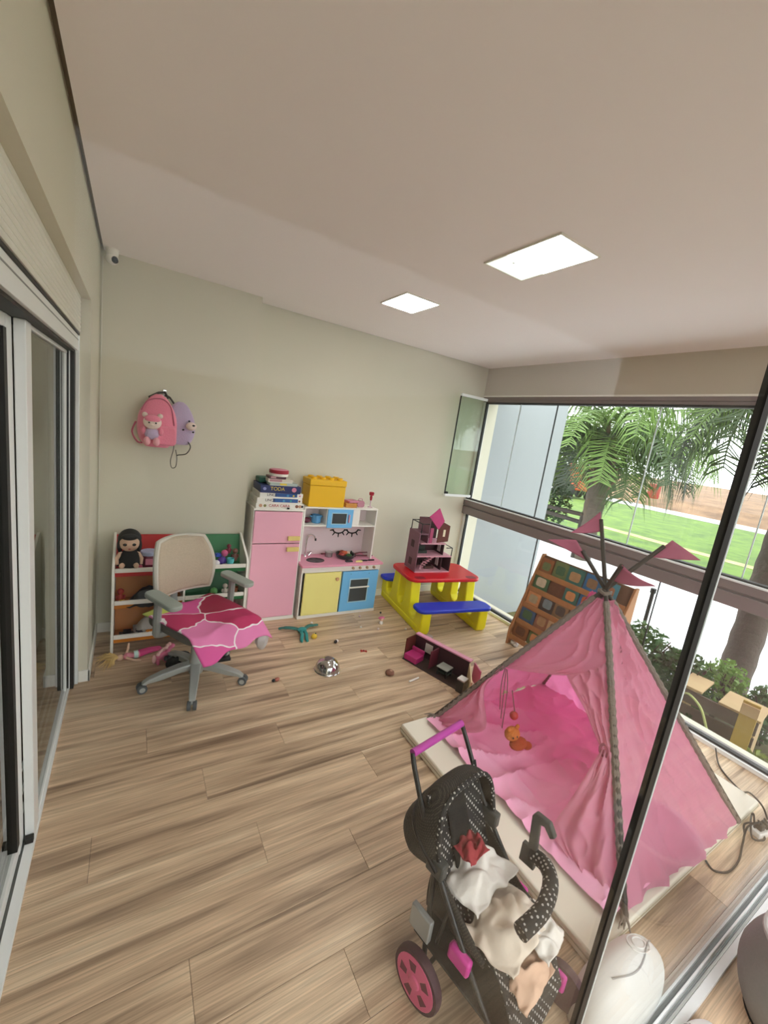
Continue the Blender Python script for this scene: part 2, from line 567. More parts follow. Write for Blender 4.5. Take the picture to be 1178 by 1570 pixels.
# folded-in pane parked against the far wall
op = wpart('open_pane', B(-0.44, -0.075, 3.446, 3.454, 1.19, 2.235), glass('green_tinted_glass', 'EFF6F1', 0.04), 0)
for (nm, mb, mt) in (('pane_rail', B(-0.445, -0.07, 3.437, 3.463, 1.165, 1.19), ALU), ('pane_rail', B(-0.445, -0.07, 3.437, 3.463, 2.235, 2.262), ALU),
                     ('edge_seal', B(-0.447, -0.439, 3.443, 3.457, 1.19, 2.235), BLACK), ('pivot', B(-0.435, -0.41, 3.434, 3.466, 1.192, 1.215), BLACK)):
    mb.build(nm, mt, op)

# ---- sliding door and roller shutter on the left
door = struct_empty('door_1', (0, 0, 0))
def dpart(name, mb, mat, bevel=0.0015):
    return mb.build(name, mat, door, bevel=bevel)
dpart('header', MB().box(-0.37, -0.250, 0.25, YJ, 1.922, 1.998), ALU)
dpart('header_groove', B(-0.2505, -0.2485, 0.25, YJ - 0.03, 1.972, 1.976), M('track_grey', '8E9190', 0.4, 0.3), 0)
dpart('header_seal', B(-0.36, -0.262, 0.25, YJ - 0.03, 1.910, 1.922), BLACK)
dpart('shutter_seal', B(-0.3, -0.246, 0.25, YJ - 0.012, 1.998, 2.010), BLACK)
dpart('jamb_flange', B(-0.36, -0.246, YJ - 0.024, YJ, 0.0, 1.998), ALU)
dpart('jamb_profile', B(-0.37, -0.262, 2.70, 2.756, 0.01, 1.91), BLACK, 0)
for a in (-0.283, -0.303, -0.318):
    dpart('jamb_ridge', B(a, a + 0.004, 2.696, 2.70, 0.016, 1.91), ALU, 0)
dpart('sill_track', MB().box(-0.312, -0.281, 0.25, YJ - 0.024, 0, 0.016), ALU)
dpart('sill_groove', MB().box(-0.345, -0.312, 0.25, YJ - 0.024, 0, 0.006), M('track_grey'))
for a in (-0.352, -0.372, -0.398):
    dpart('sill_ridge', B(a, a + 0.008, 0.25, YJ - 0.024, 0, 0.014), ALU)
pf = dpart('sliding_panel', MB().box(-0.315, -0.285, 1.72, 1.80, 0.018, 1.910).box(-0.313, -0.290, 1.80, 2.698, 0.016, 0.024).box(-0.313, -0.290, 1.80, 2.698, 1.895, 1.910).box(-0.313, -0.292, 2.66, 2.698, 0.024, 1.895), ALU, 0.003)
B(-0.305, -0.299, 1.80, 2.66, 0.024, 1.895).build('pane', DGLASS, pf)
B(-0.300, -0.296, 1.80, 1.808, 0.024, 1.895).build('gasket', BLACK, pf)
pf = dpart('sliding_panel', MB().box(-0.345, -0.318, 1.655, 1.722, 0.018, 1.910).box(-0.345, -0.32, 0.26, 1.655, 0.018, 0.07).box(-0.345, -0.32, 0.26, 1.655, 1.87, 1.910), ALU, 0.003)
B(-0.337, -0.331, 0.26, 1.655, 0.07, 1.87).build('pane', DGLASS, pf)
B(-0.3445, -0.3175, 1.62, 1.655, 0.07, 1.87).build('pull_stile', BLACK, pf)
dpart('stopper', B(-0.312, -0.286, 1.695, 1.715, 0.0, 0.04), BLACK)
shut = struct_empty('trim_3', (0, 0, 0))
for k in range(9):
    z = 2.012 + k * 0.0202
    MB().prism([(-0.26, z), (-0.244, z + 0.001), (-0.240, z + 0.008), (-0.242, z + 0.017), (-0.248, z + 0.0195), (-0.26, z + 0.0195)], 0.25, YJ - 0.012, 'y').build('shutter_slat', M('shutter_slats', 'E6E5DA', 0.5), shut)

# ---- glass screen in front, with its floor track and the black joint between two leaves
scr = struct_empty('window_2', (0, 0, 0))
XJ = 0.877
GS = glass('screen_glass', 'FEFFFE', 0.005, 0.28)
B(-0.28, XJ - 0.012, YG - 0.004, YG + 0.004, 0.03, 2.56).build('pane', GS, scr)
B(XJ + 0.018, 3.33, YG - 0.004, YG + 0.004, 0.03, 2.56).build('pane', GS, scr)
B(XJ - 0.012, XJ + 0.012, YG - 0.006, YG + 0.006, 0.03, 2.56).build('joint_profile', BLACK, scr)
B(XJ + 0.012, XJ + 0.018, YG - 0.007, YG + 0.007, 0.03, 2.56).build('joint_edge', M('clear_seal'), scr)
for (a, b, z, mt) in ((0.300, 0.318, 0.012, M('beige_profile', 'D5C8B8', 0.5)), (0.292, 0.299, 0.028, ALU), (0.272, 0.278, 0.028, ALU), (0.254, 0.272, 0.010, ALU), (0.262, 0.268, 0.014, M('track_grey')), (0.228, 0.252, 0.02, ALU)):
    B(-0.28, 3.33, a, b, 0, z).build('floor_track', mt, scr, bevel=0.001)
B(-0.28, 3.33, 0.278, 0.292, 0, 0.008).build('floor_groove', M('track_grey'), scr)
B(-0.2, 3.35, 0.24, 0.32, 2.56, 2.60).build('head_track', ALU, scr)

# ------------------------------------------------------------------ ceiling lights
LAMPM = M('lit_diffuser', 'FFFBF4', 0.5, emit=LAMP)
LAMP_GHOST = M('lamp_reflection_glow', 'F4FBF2', 0.5, emit=0.42)  # glowing strip standing in for the lamp's reflection in the glass
def panel(x0, x1, y0, y1, label, split=None):
    t = thing('ceiling_light', label, 'ceiling light', ((x0 + x1) / 2, (y0 + y1) / 2, HC), group='square light panels in the ceiling')
    w, d = (x1 - x0) / 2, (y1 - y0) / 2
    f = 0.008
    MB().box(-w, w, -d, -d + f, -0.008, 0).box(-w, w, d - f, d, -0.008, 0).box(-w, -w + f, -d + f, d - f, -0.008, 0).box(w - f, w, -d + f, d - f, -0.008, 0).build('frame', M('lamp_frame', 'E8E4DA', 0.5), t, bevel=0.001)
    if split is None:
        B(-w + f, w - f, -d + f, d - f, -0.006, 0).build('diffuser', LAMPM, t)
    else:
        s = split - (y0 + y1) / 2
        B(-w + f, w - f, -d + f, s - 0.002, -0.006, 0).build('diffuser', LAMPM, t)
        B(-w + f, w - f, s + 0.002, d - f, -0.006, 0).build('diffuser', LAMP_GHOST, t)  # added strip for the reflected lamp, no second diffuser
        MB().lathe([(0.004, -0.0075), (0.004, -0.006)], 8, (-0.05, s + 0.03, 0)).build('sensor', M('grey_plastic', '8C8C8A', 0.5), t)
    return t
panel(1.418, 1.688, 1.243, 1.678, 'larger lit ceiling panel with its glass reflection added as a dimmer strip, nearer one', 1.535)
panel(1.415, 1.681, 2.341, 2.671, 'smaller lit square ceiling panel, nearer the far wall')

# ------------------------------------------------------------------ security camera and its cable
t = thing('security_camera', 'small white dome camera with black lens high in the corner', 'camera', (-0.135, 3.325, 2.60))
MB().lathe([(0.034, -0.006), (0.036, 0)], 20).build('mount', WHITE, t)
MB().lathe([(0.026, -0.05), (0.033, -0.03), (0.033, -0.006)], 20).build('body', WHITE, t)
MB().ball((0, 0, -0.055), 0.034, 18, 12).build('head', WHITE, t)
lens = MB(); lens.at((0.012, -0.018, -0.062), (R(60), 0, R(35))).ball((0, 0, 0.002), (0.021, 0.024, 0.018)); lens.build('lens', M('camera_lens', '08080A', 0.12), t)
tag(MB().tube([(-0.188, 3.388, 2.56), (-0.190, 3.389, 1.3), (-0.188, 3.388, 0.09)], 0.004, 6).build('camera_cable', M('cable_white', 'D6D2C4', 0.5)), 'thin white cable running down the corner below the camera', 'cable')

# ------------------------------------------------------------------ toy fridge
def door_with_frame():
    pass
FR = thing('toy_fridge', 'tall white toy fridge with two pink doors beside the play kitchen', 'toy fridge', (0.845, 3.275, 0))
W_, D_ = 0.425, 0.285
MB().box(0, W_, 0.014, D_, 0.0, 0.012).box(0, 0.012, 0.014, D_, 0.012, 0.985).box(W_ - 0.012, W_, 0.014, D_, 0.012, 0.985).box(0.012, W_ - 0.012, D_ - 0.01, D_, 0.012, 0.985).build('body', WHITE, FR, bevel=0.002)
B(-0.004, W_ + 0.004, -0.004, D_, 0.985, 1.0).build('top_board', WHITE, FR, bevel=0.002)
B(0, W_, 0.0, 0.03, 0.0, 0.03).build('plinth', WHITE, FR, bevel=0.002)
for (a, b, hz) in ((0.706, 0.978, 0.752), (0.034, 0.698, 0.655)):
    d = B(0.008, W_ - 0.014, -0.002, 0.014, a, b).build('door', PINKP, FR, bevel=0.002)
    MB().box(0.295, 0.402, -0.03, -0.014, hz - 0.019, hz + 0.019).box(0.315, 0.335, -0.014, -0.002, hz - 0.008, hz + 0.008).box(0.368, 0.388, -0.014, -0.002, hz - 0.008, hz + 0.008).build('handle', M('pale_yellow_wood', 'E3CC7C', 0.5, var=0.08, scale=20), d, bevel=0.003)

# ------------------------------------------------------------------ game boxes stacked on the fridge
def game_box(name, label, x0, x1, y0, y1, z0, z1, side, top, rot=0.0, text=None, tcol=None, band=None, extra=(), cat='box', tsize=None, tx=0.0):
    cx, cy = (x0 + x1) / 2, (y0 + y1) / 2
    t = thing(name, label, cat, (cx, cy, z0), rot, 'boxes stacked on the toy fridge')
    w, d, h = (x1 - x0) / 2, (y1 - y0) / 2, z1 - z0
    B(-w + 0.002, w - 0.002, -d + 0.002, d - 0.002, 0, h * 0.3).build('tray', side, t, bevel=0.001)
    B(-w, w, -d, d, h * 0.22, h).build('lid', top, t, bevel=0.0015)
    if band:
        B(-w + band[0] * 2 * w, -w + band[1] * 2 * w, -d - 0.0008, -d + 0.002, h * 0.25, h * 0.95).build('side_print', band[2], t)
    if text:
        text_part('lettering', text, tsize or h * 0.7, (tx, -d - 0.0022, h * 0.58), (R(90), 0, 0), tcol, t)
    for (xx, rr, mt) in extra:
        MB().at((xx, -d - 0.001, h * 0.55), (R(90), 0, 0)).lathe([(rr, -0.001), (rr, 0.0012)], 12).build('printed_face', mt, t)
    return t
wh = M('box_white', 'EDEAE2', 0.45); bl = M('box_blue', '2C5C9C', 0.4); nv = M('box_navy', '1E2C63', 0.4); gn = M('box_green', '1D5B4C', 0.45); gy = M('box_grey', '5B605C', 0.5)
red = M('print_red', 'B5232F', 0.4); crim = M('print_crimson', '9C1730', 0.4); yel = M('print_yellow', 'E2C84A', 0.4); skin1 = M('print_tan', 'C79A7C', 0.5); skin2 = M('print_brown', '8A5B48', 0.5); pk = M('print_pink', 'D986A0', 0.45); dk = M('print_dark', '26242C', 0.5); lb = M('print_light_blue', '4E9AC4', 0.45)
game_box('board_game', 'white board game box with red letters and faces, lowest on the fridge', 0.858, 1.262, 3.285, 3.545, 1.0, 1.044, wh, wh, 0.0, 'CARA CARA', red, None, ((-0.165, 0.014, skin1), (-0.13, 0.012, M('print_olive', '8D8B55', 0.5)), (0.14, 0.014, skin2), (0.168, 0.014, skin1), (0.187, 0.011, dk)), cat='board game', tsize=0.032, tx=-0.01)
game_box('board_game', 'blue and white game box directly above the white one', 0.865, 1.245, 3.29, 3.55, 1.0445, 1.088, wh, wh, 0.0, 'LINCE', dk, (0.34, 0.9, bl), ((0.03, 0.010, lb), (0.09, 0.008, M('print_teal', '3FA39A', 0.4)), (0.165, 0.009, skin2)), cat='board game', tsize=0.03, tx=-0.085)
game_box('board_game', 'blue and white game box third from the fridge top', 0.885, 1.25, 3.30, 3.555, 1.0885, 1.130, wh, wh, 0.01, 'LINCE', dk, (0.34, 0.86, bl), ((0.05, 0.010, lb), (0.10, 0.008, yel), (0.155, 0.008, pk)), cat='board game', tsize=0.03, tx=-0.085)
game_box('board_game', 'thick navy and green game box with yellow letters in the stack', 0.885, 1.222, 3.285, 3.53, 1.1305, 1.192, nv, nv, -0.01, 'TODA', yel, None, ((-0.135, 0.013, M('print_lilac', '8D93C4', 0.4)), (0.11, 0.02, pk)), cat='board game', tsize=0.042, tx=-0.03)
tag(B(0.90, 1.06, 3.40, 3.54, 1.1925, 1.235).build('green_case', gn, bevel=0.01), 'dark green pouch lying behind on the navy game box', 'case', 'boxes stacked on the toy fridge')
game_box('puzzle_box', 'pale grey puzzle box lying on the navy game box', 0.955, 1.19, 3.29, 3.395, 1.1925, 1.215, M('box_pale', 'C9CEC4', 0.45), M('box_pale2', 'AEBBB4', 0.45), 0.03, None, None, (0.35, 0.6, yel), cat='puzzle')
game_box('puzzle_box', 'cream and pink puzzle box above the pale grey one', 0.945, 1.15, 3.30, 3.395, 1.2155, 1.245, wh, M('box_cream', 'D9D2C2', 0.45), -0.02, None, None, (0.05, 0.55, M('print_rose', 'B78A92', 0.45)), cat='puzzle')
game_box('puzzle_box', 'slim maroon puzzle box second from the top of the stack', 0.948, 1.09, 3.30, 3.395, 1.2455, 1.268, M('box_maroon', '5E3440', 0.45), M('box_maroon'), 0.02, None, None, (0.1, 0.4, M('print_rose')), cat='puzzle')
t = thing('round_tin', 'round red and white tin topping the stack on the fridge', 'tin', (1.04, 3.35, 1.2685), 0, 'boxes stacked on the toy fridge')
MB().lathe([(0.076, 0), (0.078, 0.004), (0.078, 0.022)], 24).build('tin_base', wh, t)
MB().lathe([(0.0795, 0.022), (0.080, 0.026), (0.080, 0.046), (0.076, 0.050)], 24).build('lid', crim, t)
MB().lathe([(0.071, 0.050), (0.070, 0.053), (0.03, 0.056)], 24).build('lid_print', pk, t)
tag(MB().ball((1.125, 3.276, 1.008), (0.012, 0.007, 0.008)).build('dark_pebble_toy', M('black_toy', '1A1B1D', 0.5)), 'tiny dark toy on the fridge top edge before the boxes', 'toy')

# ------------------------------------------------------------------ play kitchen
KT = thing('play_kitchen', 'white wooden play kitchen with pink worktop, yellow door and blue oven', 'play kitchen', (1.293, 3.235, 0))
KW, KD = 0.797, 0.31
KP = WHITE
YW = M('pastel_yellow', 'F4EA90', 0.5, var=0.03, scale=6)
BL = M('pastel_blue', '72BCEE', 0.5)
MB().box(0, 0.014, 0.012, KD, 0, 0.49).box(KW - 0.014, KW, 0.012, KD, 0, 0.49).box(0.014, KW - 0.014, 0.012, KD, 0.0, 0.012).box(0.014, KW - 0.014, KD - 0.008, KD, 0.012, 0.49).box(0.385, 0.397, 0.012, KD - 0.008, 0.012, 0.49).build('body', KP, KT, bevel=0.002)
B(0, KW, 0.002, 0.012, 0, 0.03).build('plinth', KP, KT, bevel=0.001)
B(0.0, KW, 0.004, 0.014, 0.436, 0.49).build('fascia', KP, KT, bevel=0.001)
MB().prism(rrect(-0.012, KW + 0.02, -0.02, KD, 0.012), 0.49, 0.51).build('worktop', M('pink_worktop', 'EBA0B8', 0.45), KT, bevel=0.003)
d = B(0.03, 0.385, -0.004, 0.012, 0.033, 0.432).build('door', YW, KT, bevel=0.002)
MB().at((0.34, -0.004, 0.372), (R(90), 0, 0)).lathe([(0.008, 0), (0.008, 0.012), (0.016, 0.016), (0.018, 0.024), (0.012, 0.03)], 14).build('knob', M('beech_knob', 'C99A6E', 0.5), d)
ov = B(0.402, KW - 0.012, -0.006, 0.012, 0.033, 0.43).build('oven_door', BL, KT, bevel=0.002)
MB().box(0.478, 0.686, -0.012, -0.006, 0.118, 0.128).box(0.478, 0.686, -0.012, -0.006, 0.348, 0.358).box(0.478, 0.488, -0.012, -0.006, 0.128, 0.348).box(0.676, 0.686, -0.012, -0.006, 0.128, 0.348).build('window_frame', M('light_blue_trim', 'A6CFE6', 0.5), ov, bevel=0.001)
B(0.488, 0.676, -0.0085, -0.006, 0.128, 0.348).build('window', M('oven_glass', '3C4345', 0.15), ov)
MB().box(0.476, 0.69, -0.026, -0.018, 0.268, 0.282).box(0.48, 0.492, -0.018, -0.008, 0.27, 0.28).box(0.672, 0.684, -0.018, -0.008, 0.27, 0.28).build('handle', WHITE, ov, bevel=0.002)
for xx in (0.485, 0.68):
    MB().at((xx, -0.006, 0.405), (R(90), 0, 0)).lathe([(0.006, 0), (0.005, 0.003)], 10).build('screw_cap', M('screw_blue', '5C9AC4', 0.5), ov)
for k in range(4):
    MB().at((0.50 + 0.075 * k, 0.004, 0.463), (R(90), 0, 0)).lathe([(0.013, 0), (0.013, 0.014), (0.009, 0.022), (0.004, 0.023)], 12).build('knob', M('pale_wood_knob', 'B9A07E', 0.5), KT)
# upper shelf unit
UY0 = 0.105
B(0, 0.014, UY0, KD, 0.51, 1.0).build('side_panel', KP, KT, bevel=0.002)
B(KW - 0.064, KW - 0.05, UY0, KD, 0.51, 1.0).build('side_panel', KP, KT, bevel=0.002)
B(0.014, KW - 0.064, KD - 0.008, KD, 0.51, 0.99).build('back_panel', M('blush_back_panel', 'E2D0D2', 0.6, var=0.03, scale=10), KT)
B(0.0, KW - 0.05, UY0 - 0.004, KD, 1.0, 1.014).build('top_board', KP, KT, bevel=0.002)
B(0.014, KW - 0.064, UY0, KD - 0.008, 0.834, 0.848).build('shelf', KP, KT, bevel=0.002)
for a in (0.218, 0.475, 0.545):
    B(a, a + 0.012, UY0 + 0.003, KD - 0.008, 0.848, 1.0).build('divider', KP, KT, bevel=0.001)
B(0.487, 0.545, UY0 + 0.001, UY0 + 0.013, 0.848, 1.0).build('fixed_panel', KP, KT, bevel=0.001)
mw = B(0.224, 0.478, UY0 - 0.012, UY0, 0.826, 1.0).build('microwave_door', BL, KT, bevel=0.002)
B(0.268, 0.41, UY0 - 0.0145, UY0 - 0.012, 0.868, 0.962).build('window', M('oven_glass'), mw)
MB().box(0.26, 0.418, UY0 - 0.0155, UY0 - 0.012, 0.860, 0.868).box(0.26, 0.418, UY0 - 0.0155, UY0 - 0.012, 0.962, 0.970).box(0.26, 0.268, UY0 - 0.0155, UY0 - 0.012, 0.868, 0.962).box(0.41, 0.418, UY0 - 0.0155, UY0 - 0.012, 0.868, 0.962).build('window_frame', M('light_blue_trim'), mw)
B(0.43, 0.442, UY0 - 0.03, UY0 - 0.012, 0.88, 0.955).build('handle', M('pink_handle', 'D9A0B2', 0.5), mw, bevel=0.003)
# eyelash decals
for cx in (0.452, 0.602):
    mb = MB()
    outer = [(cx + 0.068 * math.cos(a), 0.757 + 0.046 * math.sin(a)) for a in [PI + PI * k / 14 for k in range(15)]]
    inner = [(cx + 0.054 * math.cos(a), 0.757 + 0.032 * math.sin(a)) for a in [PI + PI * k / 14 for k in range(15)]]
    for k in range(14):
        mb.prism([outer[k], outer[k + 1], inner[k + 1], inner[k]], KD - 0.0105, KD - 0.0082, 'y')
    for k in range(5):
        a = PI + PI * (0.04 + 0.92 * k / 4)
        ca, sa = math.cos(a), math.sin(a)
        p = (cx + 0.060 * ca, 0.757 + 0.040 * sa); q = (cx + 0.096 * ca, 0.757 + 0.080 * sa)
        nx, nz = -sa * 0.0075, ca * 0.0075
        mb.prism([(p[0] + nx, p[1] + nz), (q[0] + nx * 0.6, q[1] + nz * 0.6), (q[0] - nx * 0.6, q[1] - nz * 0.6), (p[0] - nx, p[1] - nz)], KD - 0.0106, KD - 0.0082, 'y')
    mb.build('eyelash_decal', M('black_decal', '0D0D0F', 0.5), KT, smooth=False)
# sink and tap
sk = MB().lathe([(0.086, 0.0), (0.085, 0.003), (0.078, 0.0035), (0.074, 0.0012), (0.02, 0.001)], 28, (0.165, 0.125, 0.51), 1.0, 0.78).build('sink', M('black_sink', '17120F', 0.35), KT)
tp = MB().lathe([(0.014, 0), (0.012, 0.006), (0.009, 0.03)], 12, (0.11, 0.25, 0.51)).tube(spline([(0.11, 0.25, 0.52), (0.11, 0.25, 0.66), (0.118, 0.247, 0.70), (0.142, 0.238, 0.722), (0.170, 0.228, 0.712), (0.182, 0.224, 0.68)], 6), 0.0065, 8).build('tap', CHROME, KT)
MB().tube([(0.185, 0.223, 0.69), (0.187, 0.222, 0.668)], 0.009, 8).build('spout_tip', M('black_toy'), tp)
MB().tube([(0.125, 0.25, 0.54), (0.165, 0.235, 0.56)], 0.006, 8).tube([(0.145, 0.25, 0.515), (0.17, 0.25, 0.55)], 0.007, 8).build('tap_lever', CHROME, tp)

# things on the play kitchen
def small(name, label, cat, mb, mat, group=None, **k):
    return tag(mb.build(name, mat, **k), label, cat, group)
kx, ky, kz = 1.293, 3.235, 0.51
t = thing('toy_frying_pan', 'black toy pan full of play food on the pink worktop', 'toy pan', (kx + 0.485, ky + 0.165, kz))
MB().lathe([(0.07, 0.0), (0.088, 0.016), (0.094, 0.042), (0.088, 0.042), (0.08, 0.016), (0.064, 0.006)], 24).build('pan', M('grey_black_pan', '2E3433', 0.35), t)
MB().tube([(0.09, 0.0, 0.036), (0.15, -0.005, 0.05), (0.235, -0.01, 0.052)], [0.011, 0.010, 0.009], 8, flat=0.6).build('handle', M('dark_red_handle', '5A1A20', 0.4), t)
kf = [('tomato_red', 'A5362C', (-0.045, -0.01, 0.035), (0.03, 0.028, 0.022)), ('orange_food', 'C65A35', (0.0, 0.02, 0.04), (0.032, 0.022, 0.024)), ('salad_green', '3C6A3A', (0.03, -0.02, 0.03), (0.03, 0.03, 0.015)), ('brown_food', '8E3B2A', (-0.02, 0.04, 0.045), (0.03, 0.02, 0.02)), ('pale_food', 'D8B9A2', (0.045, 0.03, 0.038), (0.02, 0.02, 0.02))]
for (n, c, p, r) in kf:
    small('toy_food', {'tomato_red': 'red play food slice at the left of the toy pan', 'orange_food': 'orange play food piece in the middle of the toy pan', 'salad_green': 'green play food leaf at the front of the toy pan', 'brown_food': 'brown play food piece at the back of the toy pan', 'pale_food': 'pale play food piece at the right of the toy pan'}[n], 'toy food', MB().ball((kx + 0.485 + p[0], ky + 0.165 + p[1], kz + p[2]), r, 10, 7), M(n, c, 0.5), 'play food in the toy pan')
t = thing('toy_pot', 'small grey toy pot standing between sink and pan', 'toy pot', (kx + 0.335, ky + 0.215, kz))
MB().lathe([(0.03, 0), (0.036, 0.006), (0.038, 0.04), (0.035, 0.041), (0.033, 0.008)], 18).build('pot', M('brushed_grey', '9D9C9A', 0.3, 0.7), t)
MB().ball((0, 0, 0.047), (0.034, 0.034, 0.012)).build('lid', M('pot_lid', 'C9C5C2', 0.3, 0.5), t)
MB().tube([(-0.036, 0, 0.03), (-0.085, -0.02, 0.036)], [0.006, 0.007], 8).build('handle', M('dark_red_handle'), t)
t = thing('toy_knife', 'black toy utensil lying at the front right of the worktop', 'toy utensil', (kx + 0.60, ky + 0.055, kz))
MB().prism([(-0.01, -0.012), (0.06, -0.014), (0.085, 0.0), (0.06, 0.014), (-0.01, 0.012)], 0, 0.008).build('blade', M('black_toy'), t)
MB().box(0.085, 0.15, -0.008, 0.006, 0.0, 0.012).build('handle', M('black_toy'), t, bevel=0.002)
small('toy_clip', 'black toy clip lying before the frying pan', 'toy utensil', MB().box(kx + 0.435, kx + 0.505, ky + 0.03, ky + 0.06, kz, kz + 0.012).box(kx + 0.455, kx + 0.475, ky + 0.06, ky + 0.075, kz, kz + 0.01), M('black_toy'), bevel=0.002)
small('toy_cheese', 'pale yellow play food wedge on the worktop front', 'toy food', MB().prism([(kx + 0.53, ky + 0.02), (kx + 0.60, ky + 0.012), (kx + 0.585, ky + 0.04)], kz, kz + 0.018), M('cheese', 'E4DA8C', 0.5), bevel=0.002)
small('toy_spatula', 'dark red toy spatula lying behind on the worktop', 'toy utensil', MB().tube([(kx + 0.60, ky + 0.19, kz + 0.012), (kx + 0.79, ky + 0.165, kz + 0.012)], 0.007, 8).cbox((kx + 0.57, ky + 0.194, kz + 0.006), (0.07, 0.05, 0.008)), M('dark_red_handle'))
small('toy_pan_lid', 'dark green toy lid leaning behind the pan', 'toy pot', MB().lathe([(0.05, 0), (0.048, 0.008), (0.02, 0.02), (0.008, 0.024), (0.008, 0.034), (0.002, 0.036)], 18, (kx + 0.60, ky + 0.262, kz)), M('dark_green_toy', '24382C', 0.4))
t = thing('toy_bucket', 'small light blue toy pot in the left compartment of the kitchen', 'toy pot', (kx + 0.158, ky + 0.20, 0.848))
MB().lathe([(0.036, 0), (0.042, 0.004), (0.047, 0.075), (0.043, 0.075), (0.038, 0.008)], 18).build('pot', M('sky_blue_plastic', '5FA3D8', 0.4), t)
B(-0.062, -0.044, -0.008, 0.008, 0.055, 0.066).build('handle', M('sky_blue_plastic'), t, bevel=0.002)
B(0.044, 0.062, -0.008, 0.008, 0.055, 0.066).build('handle', M('sky_blue_plastic'), t, bevel=0.002)
small('toy_eggplant', 'dark purple play food in the left compartment of the kitchen', 'toy food', MB().ball((kx + 0.062, ky + 0.19, 0.848 + 0.026), (0.04, 0.024, 0.026)).tube([(kx + 0.03, ky + 0.19, 0.875), (kx + 0.018, ky + 0.19, 0.90)], [0.007, 0.005], 6), M('aubergine', '5A1230', 0.35))
# yellow storage box shaped like a giant brick
t = thing('brick_storage_box', 'yellow storage box shaped like a giant studded brick', 'storage box', (1.325, 3.345, 1.0145))
YB_ = M('yellow_plastic', 'EBB800', 0.4)
B(0, 0.345, 0, 0.185, 0, 0.19).build('box', YB_, t, bevel=0.005)
B(-0.004, 0.349, -0.004, 0.189, 0.192, 0.245).build('lid', YB_, t, bevel=0.005)
for i in range(4):
    for j in range(2):
        MB().lathe([(0.027, 0.244), (0.027, 0.262), (0.025, 0.264)], 16, (0.048 + 0.083 * i, 0.05 + 0.085 * j, 0)).build('stud', YB_, t)
small('pencil_box', 'low orange box on the kitchen top beside the yellow brick', 'box', B(1.70, 1.815, 3.36, 3.50, 1.0145, 1.055), M('orange_box', 'C98A3A', 0.5), bevel=0.002)
small('pink_toy_case', 'pink toy case lying on the orange box and kitchen top', 'toy', MB().at((1.775, 3.42, 1.0555), (0, 0, 0.3)).cbox((0, 0, 0.011), (0.12, 0.09, 0.022)), M('pink_case', 'C97F96', 0.5), bevel=0.006)
small('glitter_purse', 'small rose toy purse standing next to the pink case', 'toy', MB().prism(rrect(1.84, 1.915, 1.0145, 1.075, 0.02), 3.40, 3.44, 'y').tube([(1.853, 3.42, 1.07), (1.86, 3.42, 1.092), (1.895, 3.42, 1.092), (1.902, 3.42, 1.07)], 0.004, 6), M('rose_glitter', 'B77C8E', 0.4, var=0.3, scale=120))
t = thing('toy_goblet', 'clear toy goblet with a red top at the end of the kitchen shelf', 'toy', (1.985, 3.41, 1.0145))
MB().lathe([(0.026, 0), (0.024, 0.006), (0.006, 0.012), (0.006, 0.05), (0.011, 0.07)], 14).build('stem', M('clear_pink_plastic', 'D9BFC6', 0.2), t)
MB().lathe([(0.010, 0.07), (0.014, 0.10), (0.010, 0.115), (0.022, 0.12), (0.026, 0.145), (0.018, 0.152)], 14).build('red_top', M('toy_red', 'A52236', 0.4), t)

# ------------------------------------------------------------------ toy organiser shelf with slanted trays
SH = thing('toy_organiser', 'white toy organiser with red, green and orange slanted trays against the wall', 'toy shelf', (-0.095, 3.045, 0))
SW, SD = 0.875, 0.335
side = [(0.0, 0.0), (0.03, 0.0), (0.03, 0.03), (SD - 0.02, 0.03), (SD - 0.02, 0.0), (SD, 0.0), (SD, 0.775), (SD - 0.035, 0.775), (0.02, 0.655), (0.0, 0.625)]
for xx in (0.0, SW - 0.016):
    MB().prism(side, xx, xx + 0.016, 'x').build('side_panel', WHITE, SH, bevel=0.002)
MB().prism([(p[0] + 0.004, p[1] - 0.01) for p in side[6:] + [(0.012, 0.06), (SD - 0.01, 0.06)]], SW / 2 - 0.006, SW / 2 + 0.006, 'x').build('centre_divider', WHITE, SH)
trm = {'red': M('tray_red', 'B80A0A', 0.5), 'green': M('tray_green', '0C6A34', 0.5), 'orange': M('tray_orange', 'C8760A', 0.5), 'darkred': M('tray_dark_red', '7E1A1C', 0.5)}
rows = [(0.595, 0.765, ('red', 'green'), ('red', 'green')), (0.365, 0.555, ('orange', 'green'), ('red', 'green')), (0.115, 0.315, ('orange', 'darkred'), ('orange', 'red'))]
for (zf, zb, backs, lips) in rows:
    for j, (xa, xb) in enumerate(((0.017, SW / 2 - 0.007), (SW / 2 + 0.007, SW - 0.017))):
        tr = MB().prism([(0.03, zf - 0.012), (0.03, zf - 0.004), (SD - 0.115, zf - 0.045), (SD - 0.115, zf - 0.053)], xa, xb, 'x').build('tray_floor', trm[backs[j]] if zf < 0.5 else trm[lips[j]], SH)
        MB().prism([(SD - 0.115, zf - 0.050), (SD - 0.105, zf - 0.053), (SD - 0.022, zb), (SD - 0.032, zb)], xa, xb, 'x').build('tray_back', trm[backs[j]], tr)
        B(xa, xb, 0.022, 0.03, zf - 0.042, zf - 0.008).build('tray_lip', trm[{'red': 'red', 'green': 'green', 'orange': 'orange'}[('red', 'green')[j]] if zf > 0.5 else ('orange' if j == 0 else 'green')], tr)
        B(xa, xb, 0.006, 0.022, zf - 0.01, zf + 0.018).build('front_bar', WHITE, tr, bevel=0.002)

